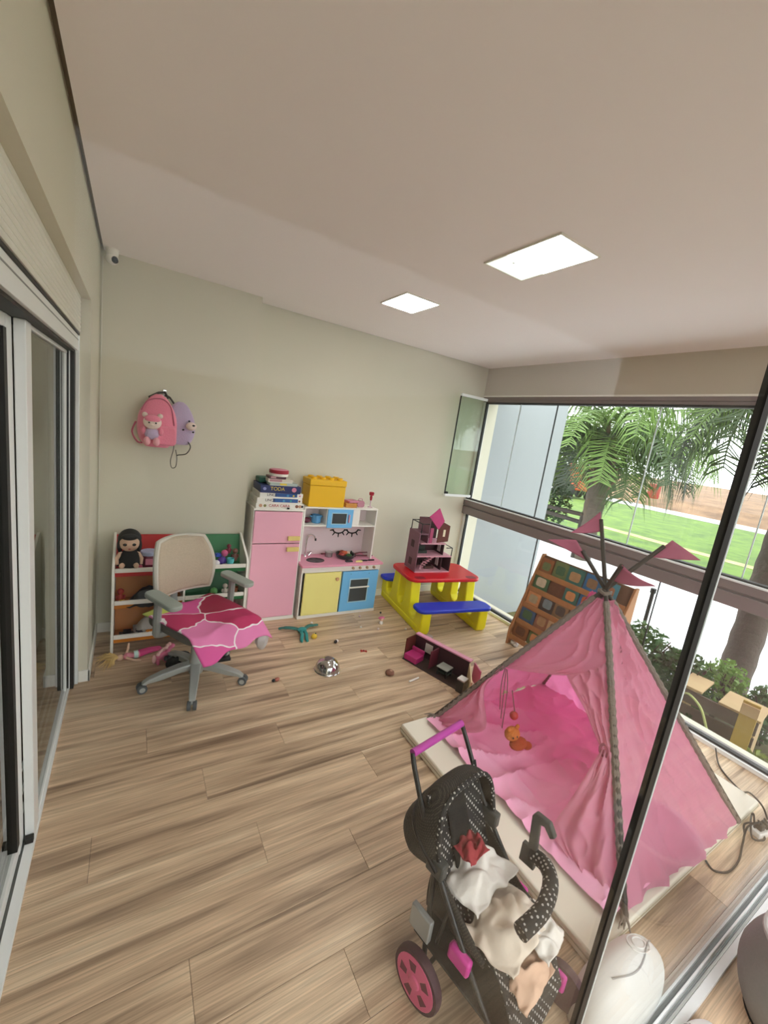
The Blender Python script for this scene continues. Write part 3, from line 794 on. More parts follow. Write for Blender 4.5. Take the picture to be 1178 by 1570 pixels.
# ---- contents of the toy organiser (trays hold their toys)
SKIN = M('doll_skin', 'D9B49A', 0.6)
t = thing('doll', 'black-haired doll in a black dress sitting on the red tray', 'doll', (0.0, 3.135, 0.60))
MB().ball((0, -0.012, 0.172), (0.060, 0.052, 0.060), 18, 12).build('head', SKIN, t)
hair = MB().ball((0, 0.012, 0.195), (0.070, 0.060, 0.068), 18, 12).ball((-0.055, 0.0, 0.15), (0.018, 0.03, 0.05)).ball((0.055, 0.0, 0.15), (0.018, 0.03, 0.05)).ball((0, -0.05, 0.222), (0.05, 0.02, 0.022))
hair.build('hair', M('black_hair', '050405', 0.55, bump=0.3, bscale=120), t)
MB().lathe([(0.08, 0.015), (0.078, 0.045), (0.055, 0.10), (0.03, 0.125)], 16, (0.005, 0, 0)).build('dress', M('black_cloth', '050506', 0.85), t)
for s in (-1, 1):
    MB().tube([(0.045 * s, -0.005, 0.105), (0.072 * s, -0.03, 0.065), (0.066 * s, -0.045, 0.03)], [0.014, 0.013, 0.012], 8).build('arm', SKIN, t)
    MB().tube([(0.028 * s, -0.03, 0.035), (0.04 * s, -0.08, 0.032)], [0.018, 0.015], 8).ball((0.042 * s, -0.09, 0.036), (0.015, 0.013, 0.02)).build('leg', SKIN, t)
    MB().ball((0.026 * s, -0.060, 0.172), (0.012, 0.006, 0.010), 10, 6).build('eye', M('doll_eye', '1D1512', 0.2), t)
MB().ball((0, -0.062, 0.142), (0.008, 0.004, 0.004), 8, 5).build('mouth', M('doll_lips', 'A4453F', 0.5), t)
t = thing('toy_jar', 'round purple jar with a pale blue lid beside the black-haired doll', 'jar', (0.118, 3.16, 0.586))
MB().lathe([(0.045, 0), (0.05, 0.01), (0.05, 0.075), (0.044, 0.09)], 18).build('jar', M('purple_jar', '6E1436', 0.4), t)
MB().lathe([(0.054, 0.09), (0.054, 0.112), (0.05, 0.117)], 18).build('lid', M('pale_blue_lid', 'A9B4D6', 0.4, var=0.3, scale=60), t)
MB().box(-0.022, 0.022, -0.056, -0.048, 0.03, 0.07).build('sticker', M('print_pink'), t)
def toys(specs, group):
    for (nm, lab, cat, p, r, col, kind) in specs:
        mb = MB()
        if kind == 'ball':
            mb.ball(p, r, 12, 8)
        elif kind == 'figure':
            mb.ball((p[0], p[1], p[2] + r * 1.2), r * 0.62, 12, 8).lathe([(r * 0.55, -r), (r * 0.62, -r * 0.4), (r * 0.3, r * 0.7)], 12, p).ball((p[0] - r * 0.62, p[1], p[2]), (r * 0.25, r * 0.25, r * 0.5), 8, 6).ball((p[0] + r * 0.62, p[1], p[2]), (r * 0.25, r * 0.25, r * 0.5), 8, 6)
        elif kind == 'car':
            mb.box(p[0] - r * 1.4, p[0] + r * 1.4, p[1] - r * 0.6, p[1] + r * 0.6, p[2] - r * 0.5, p[2] + r * 0.1).box(p[0] - r * 0.7, p[0] + r * 0.7, p[1] - r * 0.5, p[1] + r * 0.5, p[2] + r * 0.1, p[2] + r * 0.6)
            for sx in (-0.85, 0.85):
                mb.tube([(p[0] + sx * r, p[1] - r * 0.7, p[2] - r * 0.5), (p[0] + sx * r, p[1] + r * 0.7, p[2] - r * 0.5)], r * 0.35, 10)
        elif kind == 'cup':
            mb.lathe([(r * 0.7, -r), (r * 0.8, -r * 0.9), (r, r), (r * 0.88, r), (r * 0.7, -r * 0.8)], 14, p)
        elif kind == 'block':
            mb.at(p, (0.1, 0.2, 0.5)).cbox((0, 0, 0), (r * 2.2, r * 1.2, r * 1.2)).lathe([(r * 0.3, r * 0.6), (r * 0.3, r * 0.85)], 8, (-r * 0.5, 0, 0)).lathe([(r * 0.3, r * 0.6), (r * 0.3, r * 0.85)], 8, (r * 0.5, 0, 0))
        elif kind == 'cloth':
            def fn(u, v, p=p, r=r):
                return (p[0] + (u - 0.5) * 2.4 * r, p[1] + (v - 0.5) * 1.2 * r, p[2] - 0.6 * r + 1.1 * r * math.sin(PI * u) * math.sin(PI * v) + 0.3 * r * noise.noise((u * 5, v * 5, p[0] * 9)))
            mb.grid(fn, 14, 10)
        o = mb.build(nm, M('toy_' + col, col, 0.45), thick=0.004 if kind == 'cloth' else 0)
        tag(o, lab, cat, group)
toys([
    ('toy_figure', 'dark toy figure lying behind the doll on the red tray', 'toy', (0.205, 3.17, 0.615), 0.03, '2A1218', 'figure'),
    ('toy_ball', 'pink toy at the feet of the black-haired doll', 'toy', (0.062, 3.085, 0.612), 0.018, 'B54A63', 'ball'),
    ('toy_ball', 'violet ball among the toys on the green tray', 'ball', (0.60, 3.13, 0.617), 0.034, '4A2C8C', 'ball'),
    ('toy_cup', 'turquoise cup lying on the green tray', 'toy', (0.655, 3.10, 0.618), 0.028, '4FB3B8', 'cup'),
    ('toy_figure', 'brown toy figure at the back of the green tray', 'toy', (0.70, 3.17, 0.640), 0.034, '6E4438', 'figure'),
    ('toy_ball', 'white ball at the left of the green tray', 'ball', (0.555, 3.09, 0.614), 0.024, 'D8D5D8', 'ball'),
    ('toy_ball', 'pink ball on the pile in the green tray', 'ball', (0.62, 3.16, 0.668), 0.026, 'C45A86', 'ball'),
    ('toy_car', 'grey toy car at the front of the green tray', 'toy car', (0.61, 3.075, 0.600), 0.02, '8A918F', 'car'),
    ('toy_figure', 'dark red toy figure on top of the green tray', 'toy', (0.655, 3.19, 0.685), 0.026, '7A2036', 'figure'),
    ('toy_block', 'blue toy block on the green tray', 'toy', (0.575, 3.16, 0.655), 0.02, '2F4FA8', 'block'),
    ('black_toy_bag', 'black cloth bag heaped on the middle left tray', 'bag', (0.125, 3.12, 0.40), 0.11, '0C0D0F', 'cloth'),
    ('toy_figure', 'red toy at the left of the middle orange tray', 'toy', (-0.045, 3.13, 0.382), 0.034, 'A32A1C', 'figure'),
    ('toy_block', 'yellow toy block at the front of the middle orange tray', 'toy', (-0.035, 3.072, 0.372), 0.016, 'D9A93A', 'block'),
    ('toy_ball', 'green ball in the middle left tray', 'ball', (0.20, 3.085, 0.432), 0.02, '3C7A3C', 'ball'),
    ('plush_cloth', 'grey and white crumpled cloth in the lowest left tray', 'cloth', (0.155, 3.14, 0.185), 0.10, 'A9A39C', 'cloth'),
    ('toy_car', 'black toy car in the lowest left tray', 'toy car', (0.0, 3.11, 0.118), 0.034, '14161C', 'car'),
    ('toy_ball', 'pink ball in the lowest left tray', 'ball', (0.185, 3.09, 0.132), 0.026, 'D66A8E', 'ball'),
    ('toy_block', 'orange toy block at the front of the lowest left tray', 'toy', (0.135, 3.078, 0.125), 0.02, 'D6852A', 'block'),
    ('toy_cup', 'dark toy cup in the middle of the lowest left tray', 'toy', (0.075, 3.10, 0.118), 0.026, '2A2430', 'cup'),
    ('toy_ball', 'green toy ball in the middle right tray', 'ball', (0.55, 3.10, 0.388), 0.03, '4F8A4A', 'ball'),
    ('toy_figure', 'pale toy figure in the middle right tray', 'toy', (0.63, 3.10, 0.39), 0.03, 'BDB3A6', 'figure'),
    ('toy_cup', 'brown toy cup at the right of the middle tray', 'toy', (0.70, 3.10, 0.385), 0.028, '7E4A2E', 'cup'),
], 'toys in the organiser trays')

# ------------------------------------------------------------------ backpacks on the wall hook
t = thing('wall_hook', 'small metal hook holding the two backpacks on the wall', 'hook', (0.185, 3.392, 1.79))
B(-0.012, 0.012, 0.0, 0.008, -0.025, 0.025).build('plate', CHROME, t, bevel=0.003)
MB().tube([(0, 0, 0.01), (0, -0.03, 0.004), (0, -0.05, -0.012), (0, -0.055, 0.012)], 0.005, 8).build('prong', CHROME, t)
def bag_body(w, h, d, seed=0.0):
    def fn(u, v):
        a = 2 * PI * u
        z = -h * (1 - v)
        k = math.sin(PI * min(1, max(0.0, v * 0.93 + 0.06))) ** 0.45 * (1.0 - 0.32 * v)
        nn = 1 + 0.05 * noise.noise((math.cos(a) * 2, math.sin(a) * 2, v * 4 + seed))
        return (w * k * math.copysign(abs(math.cos(a)) ** 0.8, math.cos(a)) * nn, d * k * math.copysign(abs(math.sin(a)) ** 0.8, math.sin(a)) * nn, z)
    return MB().grid(fn, 28, 18)
PB = M('pink_plush', 'EE8AA2', 0.95, bump=0.5, bscale=160, sheen=0.5)
LB = M('lilac_plush', 'BCA9C6', 0.95, bump=0.5, bscale=160, sheen=0.5)
CRM = M('cream_plush', 'EBD6CC', 0.95, bump=0.4, bscale=160)
bp_ = thing('pink_backpack', 'pink plush backpack with a bear doll on its front, hanging on the wall', 'backpack', (0.145, 3.315, 1.775))
bag_body(0.145, 0.36, 0.07).build('body', PB, bp_)
MB().tube([(-0.06, 0, -0.03), (0.0, 0.0, 0.01), (0.038, 0.02, 0.02), (0.06, 0.01, -0.02)], 0.008, 8).build('hang_loop', M('dark_strap', '3C3A36', 0.7), bp_)
MB().tube(spline([(-0.10, -0.05, -0.12), (-0.06, -0.062, -0.05), (0.02, -0.055, -0.03), (0.075, -0.05, -0.08), (0.10, -0.045, -0.2)], 6), 0.004, 6).build('zip', M('rose_zip', 'B0566C', 0.6), bp_)
MB().prism(rrect(-0.02, 0.115, -0.34, -0.21, 0.03), -0.085, -0.05, 'y').build('front_pocket', PB, bp_, bevel=0.01)
bear = MB().ball((-0.035, -0.095, -0.19), (0.055, 0.035, 0.048), 16, 10).build('bear_head', CRM, bp_)
MB().ball((-0.035, -0.112, -0.168), (0.048, 0.022, 0.028), 14, 8).build('hood', PB, bear)
for s in (-1, 1):
    MB().ball((-0.035 + 0.045 * s, -0.09, -0.145), (0.017, 0.012, 0.017), 10, 7).build('ear', CRM, bear)
    MB().ball((-0.035 + 0.02 * s, -0.130, -0.193), 0.0055, 8, 6).build('eye', M('black_toy'), bear)
MB().ball((-0.035, -0.128, -0.207), (0.012, 0.008, 0.008), 8, 6).build('muzzle', CRM, bear)
MB().ball((-0.035, -0.082, -0.265), (0.045, 0.03, 0.042), 14, 9).build('bear_body', LB, bp_)
for s in (-1, 1):
    MB().ball((-0.035 + 0.052 * s, -0.09, -0.25), (0.016, 0.016, 0.026), 10, 7).build('bear_arm', PB, bp_)
    MB().ball((-0.035 + 0.028 * s, -0.098, -0.318), (0.021, 0.022, 0.03), 10, 7).build('bear_leg', M('light_pink_plush', 'E9A9B2', 0.95), bp_)
MB().tube(spline([(-0.13, -0.02, -0.2), (-0.15, -0.03, -0.27), (-0.12, -0.03, -0.33), (-0.09, -0.02, -0.34)], 6), 0.006, 6).build('shoulder_strap', M('rose_zip'), bp_)
bp2 = thing('lilac_backpack', 'lilac plush backpack with a small snout hanging behind the pink one', 'backpack', (0.285, 3.34, 1.745))
bag_body(0.12, 0.30, 0.048, 3.0).build('body', LB, bp2)
MB().ball((0.07, -0.055, -0.16), (0.036, 0.03, 0.03), 14, 9).build('snout', CRM, bp2)
MB().ball((0.082, -0.082, -0.152), (0.010, 0.007, 0.007), 8, 6).build('nose', M('black_toy'), bp2)
for p in ((0.02, -0.052, -0.19), (0.085, -0.05, -0.20), (0.055, -0.058, -0.125)):
    MB().ball(p, (0.007, 0.004, 0.007), 8, 6).build('eye', M('black_toy'), bp2)
MB().tube([(-0.04, 0.01, -0.02), (-0.07, 0.01, 0.02), (-0.1, 0.01, 0.035)], 0.007, 6).build('hang_loop', M('dark_strap'), bp2)
MB().tube(spline([(0.055, -0.02, -0.27), (0.075, -0.025, -0.31), (0.05, -0.025, -0.36), (0.0, -0.025, -0.375), (-0.01, -0.02, -0.38)], 8), 0.007, 6, flat=0.5).build('shoulder_strap', M('dark_strap'), bp2)
MB().tube(spline([(-0.03, -0.02, -0.26), (-0.035, -0.025, -0.34), (-0.05, -0.025, -0.42), (-0.04, -0.025, -0.47), (-0.015, -0.025, -0.46), (-0.01, -0.025, -0.40), (-0.02, -0.02, -0.34)], 8), 0.005, 6, flat=0.5).build('shoulder_strap', M('dark_strap'), bp2)

# ------------------------------------------------------------------ office chair
CH = thing('office_chair', 'grey swivel office chair with a beige mesh back', 'office chair', (0.385, 2.60, 0), R(-150))
GP = M('light_grey_plastic', 'A9ABA6', 0.45)
GD = M('mid_grey_plastic', '8B8D89', 0.5)
SEATM = M('grey_seat_fabric', '6E6A63', 0.9, bump=0.3, bscale=200)
MESHM = M('beige_mesh', 'B8A994', 0.85, var=0.1, scale=90, bump=0.4, bscale=260)
MB().lathe([(0.042, 0.055), (0.046, 0.075), (0.044, 0.12), (0.036, 0.16), (0.034, 0.25)], 18).build('hub', GP, CH)
MB().lathe([(0.022, 0.25), (0.022, 0.385)], 14).build('gas_column', M('dark_column', '4A4B4A', 0.4), CH)
for wa in (188, 260, 332, 44, 116):
    a = R(wa) - R(-150)
    dx, dy = math.cos(a), math.sin(a)
    P0 = [(0.02, 0.13), (0.10, 0.125), (0.20, 0.105), (0.275, 0.082), (0.305, 0.062)]
    mb = MB(); mb.m = Matrix.Rotation(a, 4, 'Z')
    w0 = [0.032, 0.030, 0.026, 0.022, 0.018]
    vs = []; fs = []
    for (r, z), w in zip(P0, w0):
        h = 0.045 if r < 0.25 else 0.028
        vs += [(r, -w, z), (r, w, z), (r, w * 0.8, z - h), (r, -w * 0.8, z - h)]
    for i in range(4):
        for k in range(4):
            fs.append((i * 4 + k, i * 4 + (k + 1) % 4, i * 4 + 4 + (k + 1) % 4, i * 4 + 4 + k))
    fs += [(3, 2, 1, 0), (16, 17, 18, 19)]
    mb._add(vs, fs)
    leg = mb.build('base_leg', GP, CH, bevel=0.006)
    cs = MB().tube([(dx * 0.295, dy * 0.295, 0.06), (dx * 0.295, dy * 0.295, 0.03)], 0.010, 8)
    cs.build('caster_stem', GD, leg)
    px_, py_ = -dy, dx
    cm = MB()
    for s in (-1, 1):
        cm.tube([(dx * 0.305 + px_ * 0.006 * s, dy * 0.305 + py_ * 0.006 * s, 0.028), (dx * 0.305 + px_ * 0.026 * s, dy * 0.305 + py_ * 0.026 * s, 0.028)], 0.028, 16)
    cm.build('caster', M('dark_caster', '55585A', 0.5), leg, bevel=0.003)
    cm = MB()
    for s in (-1, 1):
        cm.tube([(dx * 0.305 + px_ * 0.0262 * s, dy * 0.305 + py_ * 0.0262 * s, 0.028), (dx * 0.305 + px_ * 0.0275 * s, dy * 0.305 + py_ * 0.0275 * s, 0.028)], 0.016, 14)
    cm.build('caster_cap', GP, leg)
B(-0.09, 0.09, -0.12, 0.12, 0.385, 0.405).build('mechanism', M('dark_column'), CH, bevel=0.008)
MB().prism(rrect(-0.235, 0.235, -0.20, 0.255, 0.08, 6), 0.405, 0.465).build('seat', SEATM, CH, bevel=0.02, seg=3)
# backrest: curved frame and mesh
def bk(u, v, off=0.0):
    x = (u - 0.5) * 2
    w = 0.185 + 0.018 * math.sin(PI * v) - 0.028 * v ** 4
    zz = 0.560 + 0.335 * v + 0.012 * (1 - x * x) * v
    yy = -0.20 - 0.05 * v + 0.045 * x * x + 0.03 * math.sin(PI * v) + off
    return (x * w, yy, zz)
MB().grid(bk, 16, 16).build('backrest', MESHM, CH, thick=0.03)
rim = [bk(i / 16, 0) for i in range(17)] + [bk(1, j / 16) for j in range(1, 17)] + [bk(1 - i / 16, 1) for i in range(1, 17)] + [bk(0, 1 - j / 16) for j in range(1, 16)]
MB().tube(rim, 0.016, 8, closed=True).build('back_frame', M('pale_grey_frame', 'C4C0B4', 0.5), CH)
MB().tube(spline([(0, 0.0, 0.39), (0, -0.16, 0.40), (0, -0.25, 0.45), (0, -0.255, 0.60), (0, -0.26, 0.72)], 5), 0.026, 8, flat=0.6).build('back_support', GD, CH)
for s in (-1, 1):
    ar = MB().tube(spline([(0.16 * s, -0.02, 0.40), (0.25 * s, -0.03, 0.40), (0.262 * s, -0.025, 0.45), (0.262 * s, -0.02, 0.62)], 5), [0.022] * 15 + [0.024], 8).build('arm_post', GD, CH)
    MB().at((0.262 * s, 0.01, 0.635), (R(-3), 0, 0)).prism(rrect(-0.042, 0.042, -0.12, 0.15, 0.035), -0.014, 0.014).build('arm_pad', M('grey_green_pad', '9BA39B', 0.55), ar, bevel=0.006)
# blanket draped over the seat
def drape(u, v):
    x = -0.24 + 0.50 * (1 - u)
    y = -0.17 + 0.60 * v
    z = 0.482 + 0.012 * noise.noise((u * 4, v * 4, 1.0)) + 0.012 * math.sin(u * 7 + v * 4)
    fr = 0.262 + 0.02 * math.sin(u * 9)
    if y > fr:
        e = y - fr
        z -= e * 0.62
        y = fr + e * 0.75 + 0.012 * math.sin(u * 14)
    if x < -0.20:
        e = -0.20 - x
        z -= 0.5 * e
    return (x, y, z)
bk_o = MB().grid(drape, 44, 44).build('blanket', patch_cloth(), thick=0.006, angle=85)
bk_o.location = CH.location; bk_o.rotation_euler = CH.rotation_euler
tag(bk_o, 'pink and crimson printed blanket draped over the office chair seat', 'blanket')
pb = MB()
def bagf(u, v):
    a = 2 * PI * u
    k = math.sin(PI * (0.05 + 0.9 * v)) ** 0.6
    n_ = 1 + 0.3 * noise.noise((math.cos(a) * 2.2, math.sin(a) * 2.2, v * 4))
    return (0.735 + 0.04 * k * math.cos(a) * n_, 2.39 + 0.035 * k * math.sin(a) * n_, 0.275 + 0.125 * v)
small('plastic_bag', 'white translucent plastic bag hanging at the corner of the blanket', 'bag', pb.grid(bagf, 18, 10), M('white_film', 'E4E0DE', 0.35, trans=0.4))

# ------------------------------------------------------------------ picnic table
PT = thing('picnic_table', 'plastic picnic table with red top, blue benches and yellow legs', 'picnic table', (2.665, 3.075, 0), R(-8))
REDP = M('red_plastic', 'CC0C1E', 0.38); BLUP = M('blue_plastic', '1230C0', 0.38); YELP = M('lemon_plastic', 'F0E80A', 0.42)
tt = MB().prism(rrect(-0.405, 0.405, -0.24, 0.24, 0.09, 6), 0.415, 0.452).build('table_top', REDP, PT, bevel=0.012, seg=3)
for sx in (-1, 1):
    MB().prism(rrect(0.29 * sx - 0.055, 0.29 * sx + 0.055, -0.235 + (0.0), -0.165, 0.03), 0.4515, 0.4535).build('cup_recess', M('deep_red_plastic', '8E1420', 0.4), tt)
for sy in (-1, 1):
    MB().prism(rrect(-0.405, 0.405, sy * 0.395 - 0.095, sy * 0.395 + 0.095, 0.07, 6), 0.215, 0.25).build('bench', BLUP, PT, bevel=0.012, seg=3)
lp = [(-0.45, 0.0), (0.45, 0.0), (0.47, 0.04), (0.47, 0.215), (0.345, 0.215), (0.335, 0.13), (0.31, 0.105), (0.255, 0.105), (0.225, 0.13), (0.19, 0.415), (0.075, 0.415), (0.065, 0.16), (0.03, 0.115), (-0.03, 0.115), (-0.065, 0.16), (-0.075, 0.415), (-0.19, 0.415), (-0.225, 0.13), (-0.255, 0.105), (-0.31, 0.105), (-0.335, 0.13), (-0.345, 0.215), (-0.47, 0.215), (-0.47, 0.04)]
for sx in (-1, 1):
    lg = MB().prism(lp, 0.315 * sx - 0.05, 0.315 * sx + 0.05, 'x').build('leg_frame', YELP, PT, bevel=0.012, seg=2)
    B(0.315 * sx - 0.056, 0.315 * sx + 0.056, -0.40, 0.40, 0.035, 0.07).build('foot_rib', YELP, lg, bevel=0.006)

# ------------------------------------------------------------------ dollhouse on the table
DH = thing('dollhouse', 'three-storey pink dollhouse with open front standing on the picnic table', 'dollhouse', (2.375, 3.045, 0.4535), R(-6))
MV = M('mauve_board', '7E5262', 0.55, var=0.1, scale=30); PKB = M('pale_pink_board', 'D9A2B0', 0.5); DKR = M('dark_plum_wall', '3E1420', 0.6, var=0.25, scale=25); BRN = M('brown_red_wall', '5E2418', 0.55); MAG = M('magenta_roof', 'B8186A', 0.5, var=0.2, scale=50); BLK = M('black_rail', '1C1A1C', 0.5)
def dh(name, mb, mat, par=None, **k):
    return mb.build(name, mat, par or DH, **k)
dh('floor_board', B(0, 0.40, 0.0, 0.21, 0, 0.010), PKB); dh('floor_board', B(0, 0.40, 0.0, 0.21, 0.160, 0.170), PKB); dh('floor_board', B(0.02, 0.31, 0.0, 0.21, 0.290, 0.300), PKB)
lw_ = MB().prism([(0.0, 0.01), (0.21, 0.01), (0.21, 0.40), (0.0, 0.40)], -0.008, 0.0, 'x')
lwo = dh('left_wall', lw_, MV)
for (yy, zz) in ((0.11, 0.27), (0.11, 0.09)):
    dh('window_print', B(-0.0095, -0.008, yy - 0.03, yy + 0.03, zz - 0.035, zz + 0.035), DKR, lwo)
dh('back_wall', B(0, 0.40, 0.202, 0.21, 0.01, 0.30), DKR)
dh('back_wall', B(0.10, 0.31, 0.202, 0.21, 0.30, 0.52), DKR)
rw = dh('right_wall', B(0.312, 0.32, 0.04, 0.21, 0.01, 0.29), DKR)
dh('window_opening', B(0.308, 0.312, 0.09, 0.14, 0.19, 0.27), M('window_white', 'E8E4E2', 0.5), rw)
dh('window_opening', B(0.308, 0.312, 0.09, 0.14, 0.04, 0.13), M('window_white'), rw)
dh('end_wall', B(0.392, 0.40, 0.0, 0.21, 0.01, 0.16), DKR)
# upper storey: brown wing wall with window, gable and diamond roof piece
ww = dh('wing_wall', MB().prism([(0.215, 0.30), (0.345, 0.315), (0.345, 0.475), (0.215, 0.53)], 0.03, 0.038, 'y'), BRN)
dh('window_opening', B(0.272, 0.296, 0.027, 0.03, 0.365, 0.435), M('window_cream', 'EFE6C4', 0.5), ww)
dh('upper_left_wall', MB().prism([(0.0, 0.30), (0.21, 0.30), (0.21, 0.52), (0.0, 0.55)], 0.085, 0.093, 'x'), MV)
dw = dh('front_door_panel', B(0.11, 0.145, 0.01, 0.018, 0.30, 0.45), M('rose_door', 'A8466A', 0.5))
rf = MB(); rf.at((0.165, 0.02, 0.56), (R(-14), 0, 0)); rf.prism([(0.02, -0.12), (0.09, -0.035), (0.03, 0.09), (-0.085, 0.0)], 0, 0.008, 'y')
dh('roof', rf, MAG)
dh('balcony_floor', B(0.0, 0.09, 0.0, 0.21, 0.385, 0.395), MV)
dh('balcony_rail', MB().tube([(0.004, 0.004, 0.395), (0.004, 0.004, 0.49), (0.085, 0.004, 0.49)], 0.0055, 6).tube([(0.004, 0.2, 0.395), (0.004, 0.2, 0.49), (0.085, 0.2, 0.49)], 0.0055, 6).tube([(0.004, 0.004, 0.49), (0.004, 0.2, 0.49)], 0.0055, 6), BLK)
dh('balcony_rail', MB().tube([(0.325, 0.004, 0.255), (0.396, 0.004, 0.255), (0.396, 0.004, 0.17)], 0.0055, 6).tube([(0.396, 0.004, 0.255), (0.396, 0.2, 0.255), (0.396, 0.2, 0.17)], 0.004, 6), BLK)
dh('balcony_panel', B(0.33, 0.392, 0.195, 0.203, 0.17, 0.25), M('window_white'))
st = MB()
for k in range(7):
    st.cbox((0.075 + 0.02 * k, 0.06, 0.03 + 0.019 * k), (0.026, 0.06, 0.006))
dh('stairs', st, PKB)
dh('stair_rail', MB().tube([(0.065, 0.03, 0.03), (0.085, 0.03, 0.09), (0.22, 0.03, 0.155)], 0.0035, 6), PKB)
for (nm, mb, mt) in (('toy_bed', MB().box(0.15, 0.26, 0.08, 0.17, 0.01, 0.035).box(0.15, 0.16, 0.08, 0.17, 0.035, 0.07), M('dark_wood_toy', '4A2A22', 0.5)), ('toy_sofa', MB().box(0.05, 0.16, 0.09, 0.15, 0.17, 0.20).box(0.05, 0.16, 0.14, 0.15, 0.20, 0.235), M('green_sofa', '2E3A30', 0.6))):
    dh(nm, mb, mt, bevel=0.003)

# ------------------------------------------------------------------ open doll room on the floor
DR = thing('doll_room', 'low pink open doll room standing on the floor before the table', 'dollhouse', (2.03, 2.44, 0), R(-72))
# local x runs along the back wall towards the viewer, local -y is the open front
PKT = M('pink_edge_board', 'E39BB8', 0.5)
bw = B(0, 0.50, 0.0, 0.008, 0, 0.165).build('back_wall', DKR, DR)
B(-0.006, 0.24, -0.008, 0.034, 0.165, 0.175).build('top_board', PKT, DR)
B(0.242, 0.505, -0.008, 0.034, 0.165, 0.175).build('top_board', PKT, DR)
B(-0.008, 0.0, -0.13, 0.008, 0, 0.165).build('end_wall', BRN, DR)
B(0.22, 0.228, -0.11, 0.0, 0, 0.15).build('partition', M('plum_partition', '6E2436', 0.55), DR)
B(0.10, 0.17, -0.004, 0.0, 0.06, 0.135).build('window', M('window_pale', 'D8D2CC', 0.5), bw)
B(0.0, 0.5, -0.16, 0.0, 0, 0.005).build('floor_board', M('dark_floor_board', '3C2A24', 0.6), DR)
ew = MB(); ew.at((0.50, 0.0, 0), (0, 0, R(-58))); ew.box(0, 0.26, -0.004, 0.004, 0, 0.155)
ew.build('hinged_wall', M('cream_print', 'E3CBA0', 0.55, var=0.15, scale=60), DR)
hp = MB(); hp.at((0.515, 0.01, 0), (0, 0, R(-40))); hp.box(0, 0.12, 0.014, 0.022, 0.03, 0.165)
hp.build('outer_panel', M('rose_panel', 'D0688C', 0.5), DR)
DRW = DR.matrix_world
def dr_thing(name, label, loc):
    m_ = Matrix.Translation(DR.location) @ Matrix.Rotation(R(-72), 4, 'Z')
    p = m_ @ Vector(loc)
    return thing(name, label, 'toy furniture', (p.x, p.y, p.z), R(-72), 'furniture of the doll rooms')
t = dr_thing('doll_sofa', 'magenta doll sofa in the open doll room', (0.06, -0.10, 0.0055))
MB().box(-0.05, 0.07, -0.055, 0.055, 0.0, 0.05).build('seat', M('magenta_toy', 'BF2A78', 0.5), t, bevel=0.008)
MB().box(-0.05, 0.07, 0.045, 0.06, 0.05, 0.08).build('back', M('magenta_toy'), t, bevel=0.005)
t = dr_thing('doll_table', 'grey-topped black doll table in the open doll room', (0.34, -0.075, 0.0055))
B(-0.045, 0.05, -0.045, 0.045, 0.062, 0.068).build('top', M('grey_toy', 'A9ADA6', 0.4), t)
for sx in (-0.035, 0.04):
    for sy in (-0.035, 0.035):
        B(sx - 0.005, sx + 0.005, sy - 0.005, sy + 0.005, 0, 0.062).build('leg', M('black_toy'), t)
B(-0.04, 0.045, -0.03, 0.03, 0.02, 0.03).build('lower_shelf', M('dark_green_toy'), t)
t = dr_thing('doll_fridge', 'small white-topped grey doll fridge near the tent', (0.535, -0.145, 0.0))
B(-0.028, 0.028, -0.03, 0.03, 0, 0.095).build('body', M('grey_brown_toy', '8E8478', 0.5), t, bevel=0.002)
B(-0.03, 0.03, -0.032, 0.032, 0.095, 0.105).build('top', M('window_white'), t, bevel=0.002)
B(-0.026, 0.026, -0.034, -0.03, 0.005, 0.09).build('door', M('black_toy'), t)

# ------------------------------------------------------------------ toys scattered on the floor
t = thing('steel_bowl', 'upturned shiny steel bowl lying on the wooden floor', 'bowl', (1.248, 2.435, 0))
MB().lathe([(0.094, 0.0), (0.096, 0.003), (0.092, 0.006), (0.09, 0.012), (0.085, 0.035), (0.070, 0.062), (0.048, 0.080), (0.030, 0.086), (0.028, 0.089), (0.010, 0.0885)], 36).build('bowl', M('polished_steel', 'BEBCBA', 0.13, 1.0), t)
# fashion doll lying under the organiser
t = thing('fashion_doll', 'blonde doll in a pink suit lying on the floor under the organiser', 'doll', (-0.09, 2.93, 0), R(8))
PKS = M('hot_pink_cloth', 'CF3E7E', 0.6)
MB().ball((0.055, 0.01, 0.028), (0.022, 0.019, 0.021)).build('head', SKIN, t)
hm = MB()
for k in range(70):
    a = random.uniform(-2.6, 2.6); L = random.uniform(0.05, 0.125)
    dx = -abs(math.cos(a * 0.5)); 
    e = (0.045 + dx * L, 0.01 + math.sin(a) * L * 0.85, random.uniform(0.004, 0.018))
    m_ = ((0.045 + e[0]) / 2 - 0.01, (0.01 + e[1]) / 2 + random.uniform(-.01, .01), random.uniform(0.03, 0.055))
    hm.tube([(0.048, 0.01 + random.uniform(-.012, .012), 0.035), m_, e], [0.004, 0.0035, 0.001], 4)
hm.build('hair', M('blonde_hair', 'D9B878', 0.6), t)
MB().lathe([(0.012, 0), (0.024, 0.02), (0.017, 0.05), (0.024, 0.085), (0.016, 0.10)], 12).build('torso', M('pink_toy_body', 'E08A9A', 0.6), t)
_o = [c for c in t.children if c.name.startswith('torso')][0]; _o.rotation_euler = (0, R(90), 0); _o.location = (0.075, 0.01, 0.027)
o = MB().lathe([(0.026, 0), (0.027, 0.025)], 12).build('belt', M('pale_mint_toy', 'BFD9D4', 0.5), t); o.rotation_euler = (0, R(90), 0); o.location = (0.135, 0.012, 0.028)
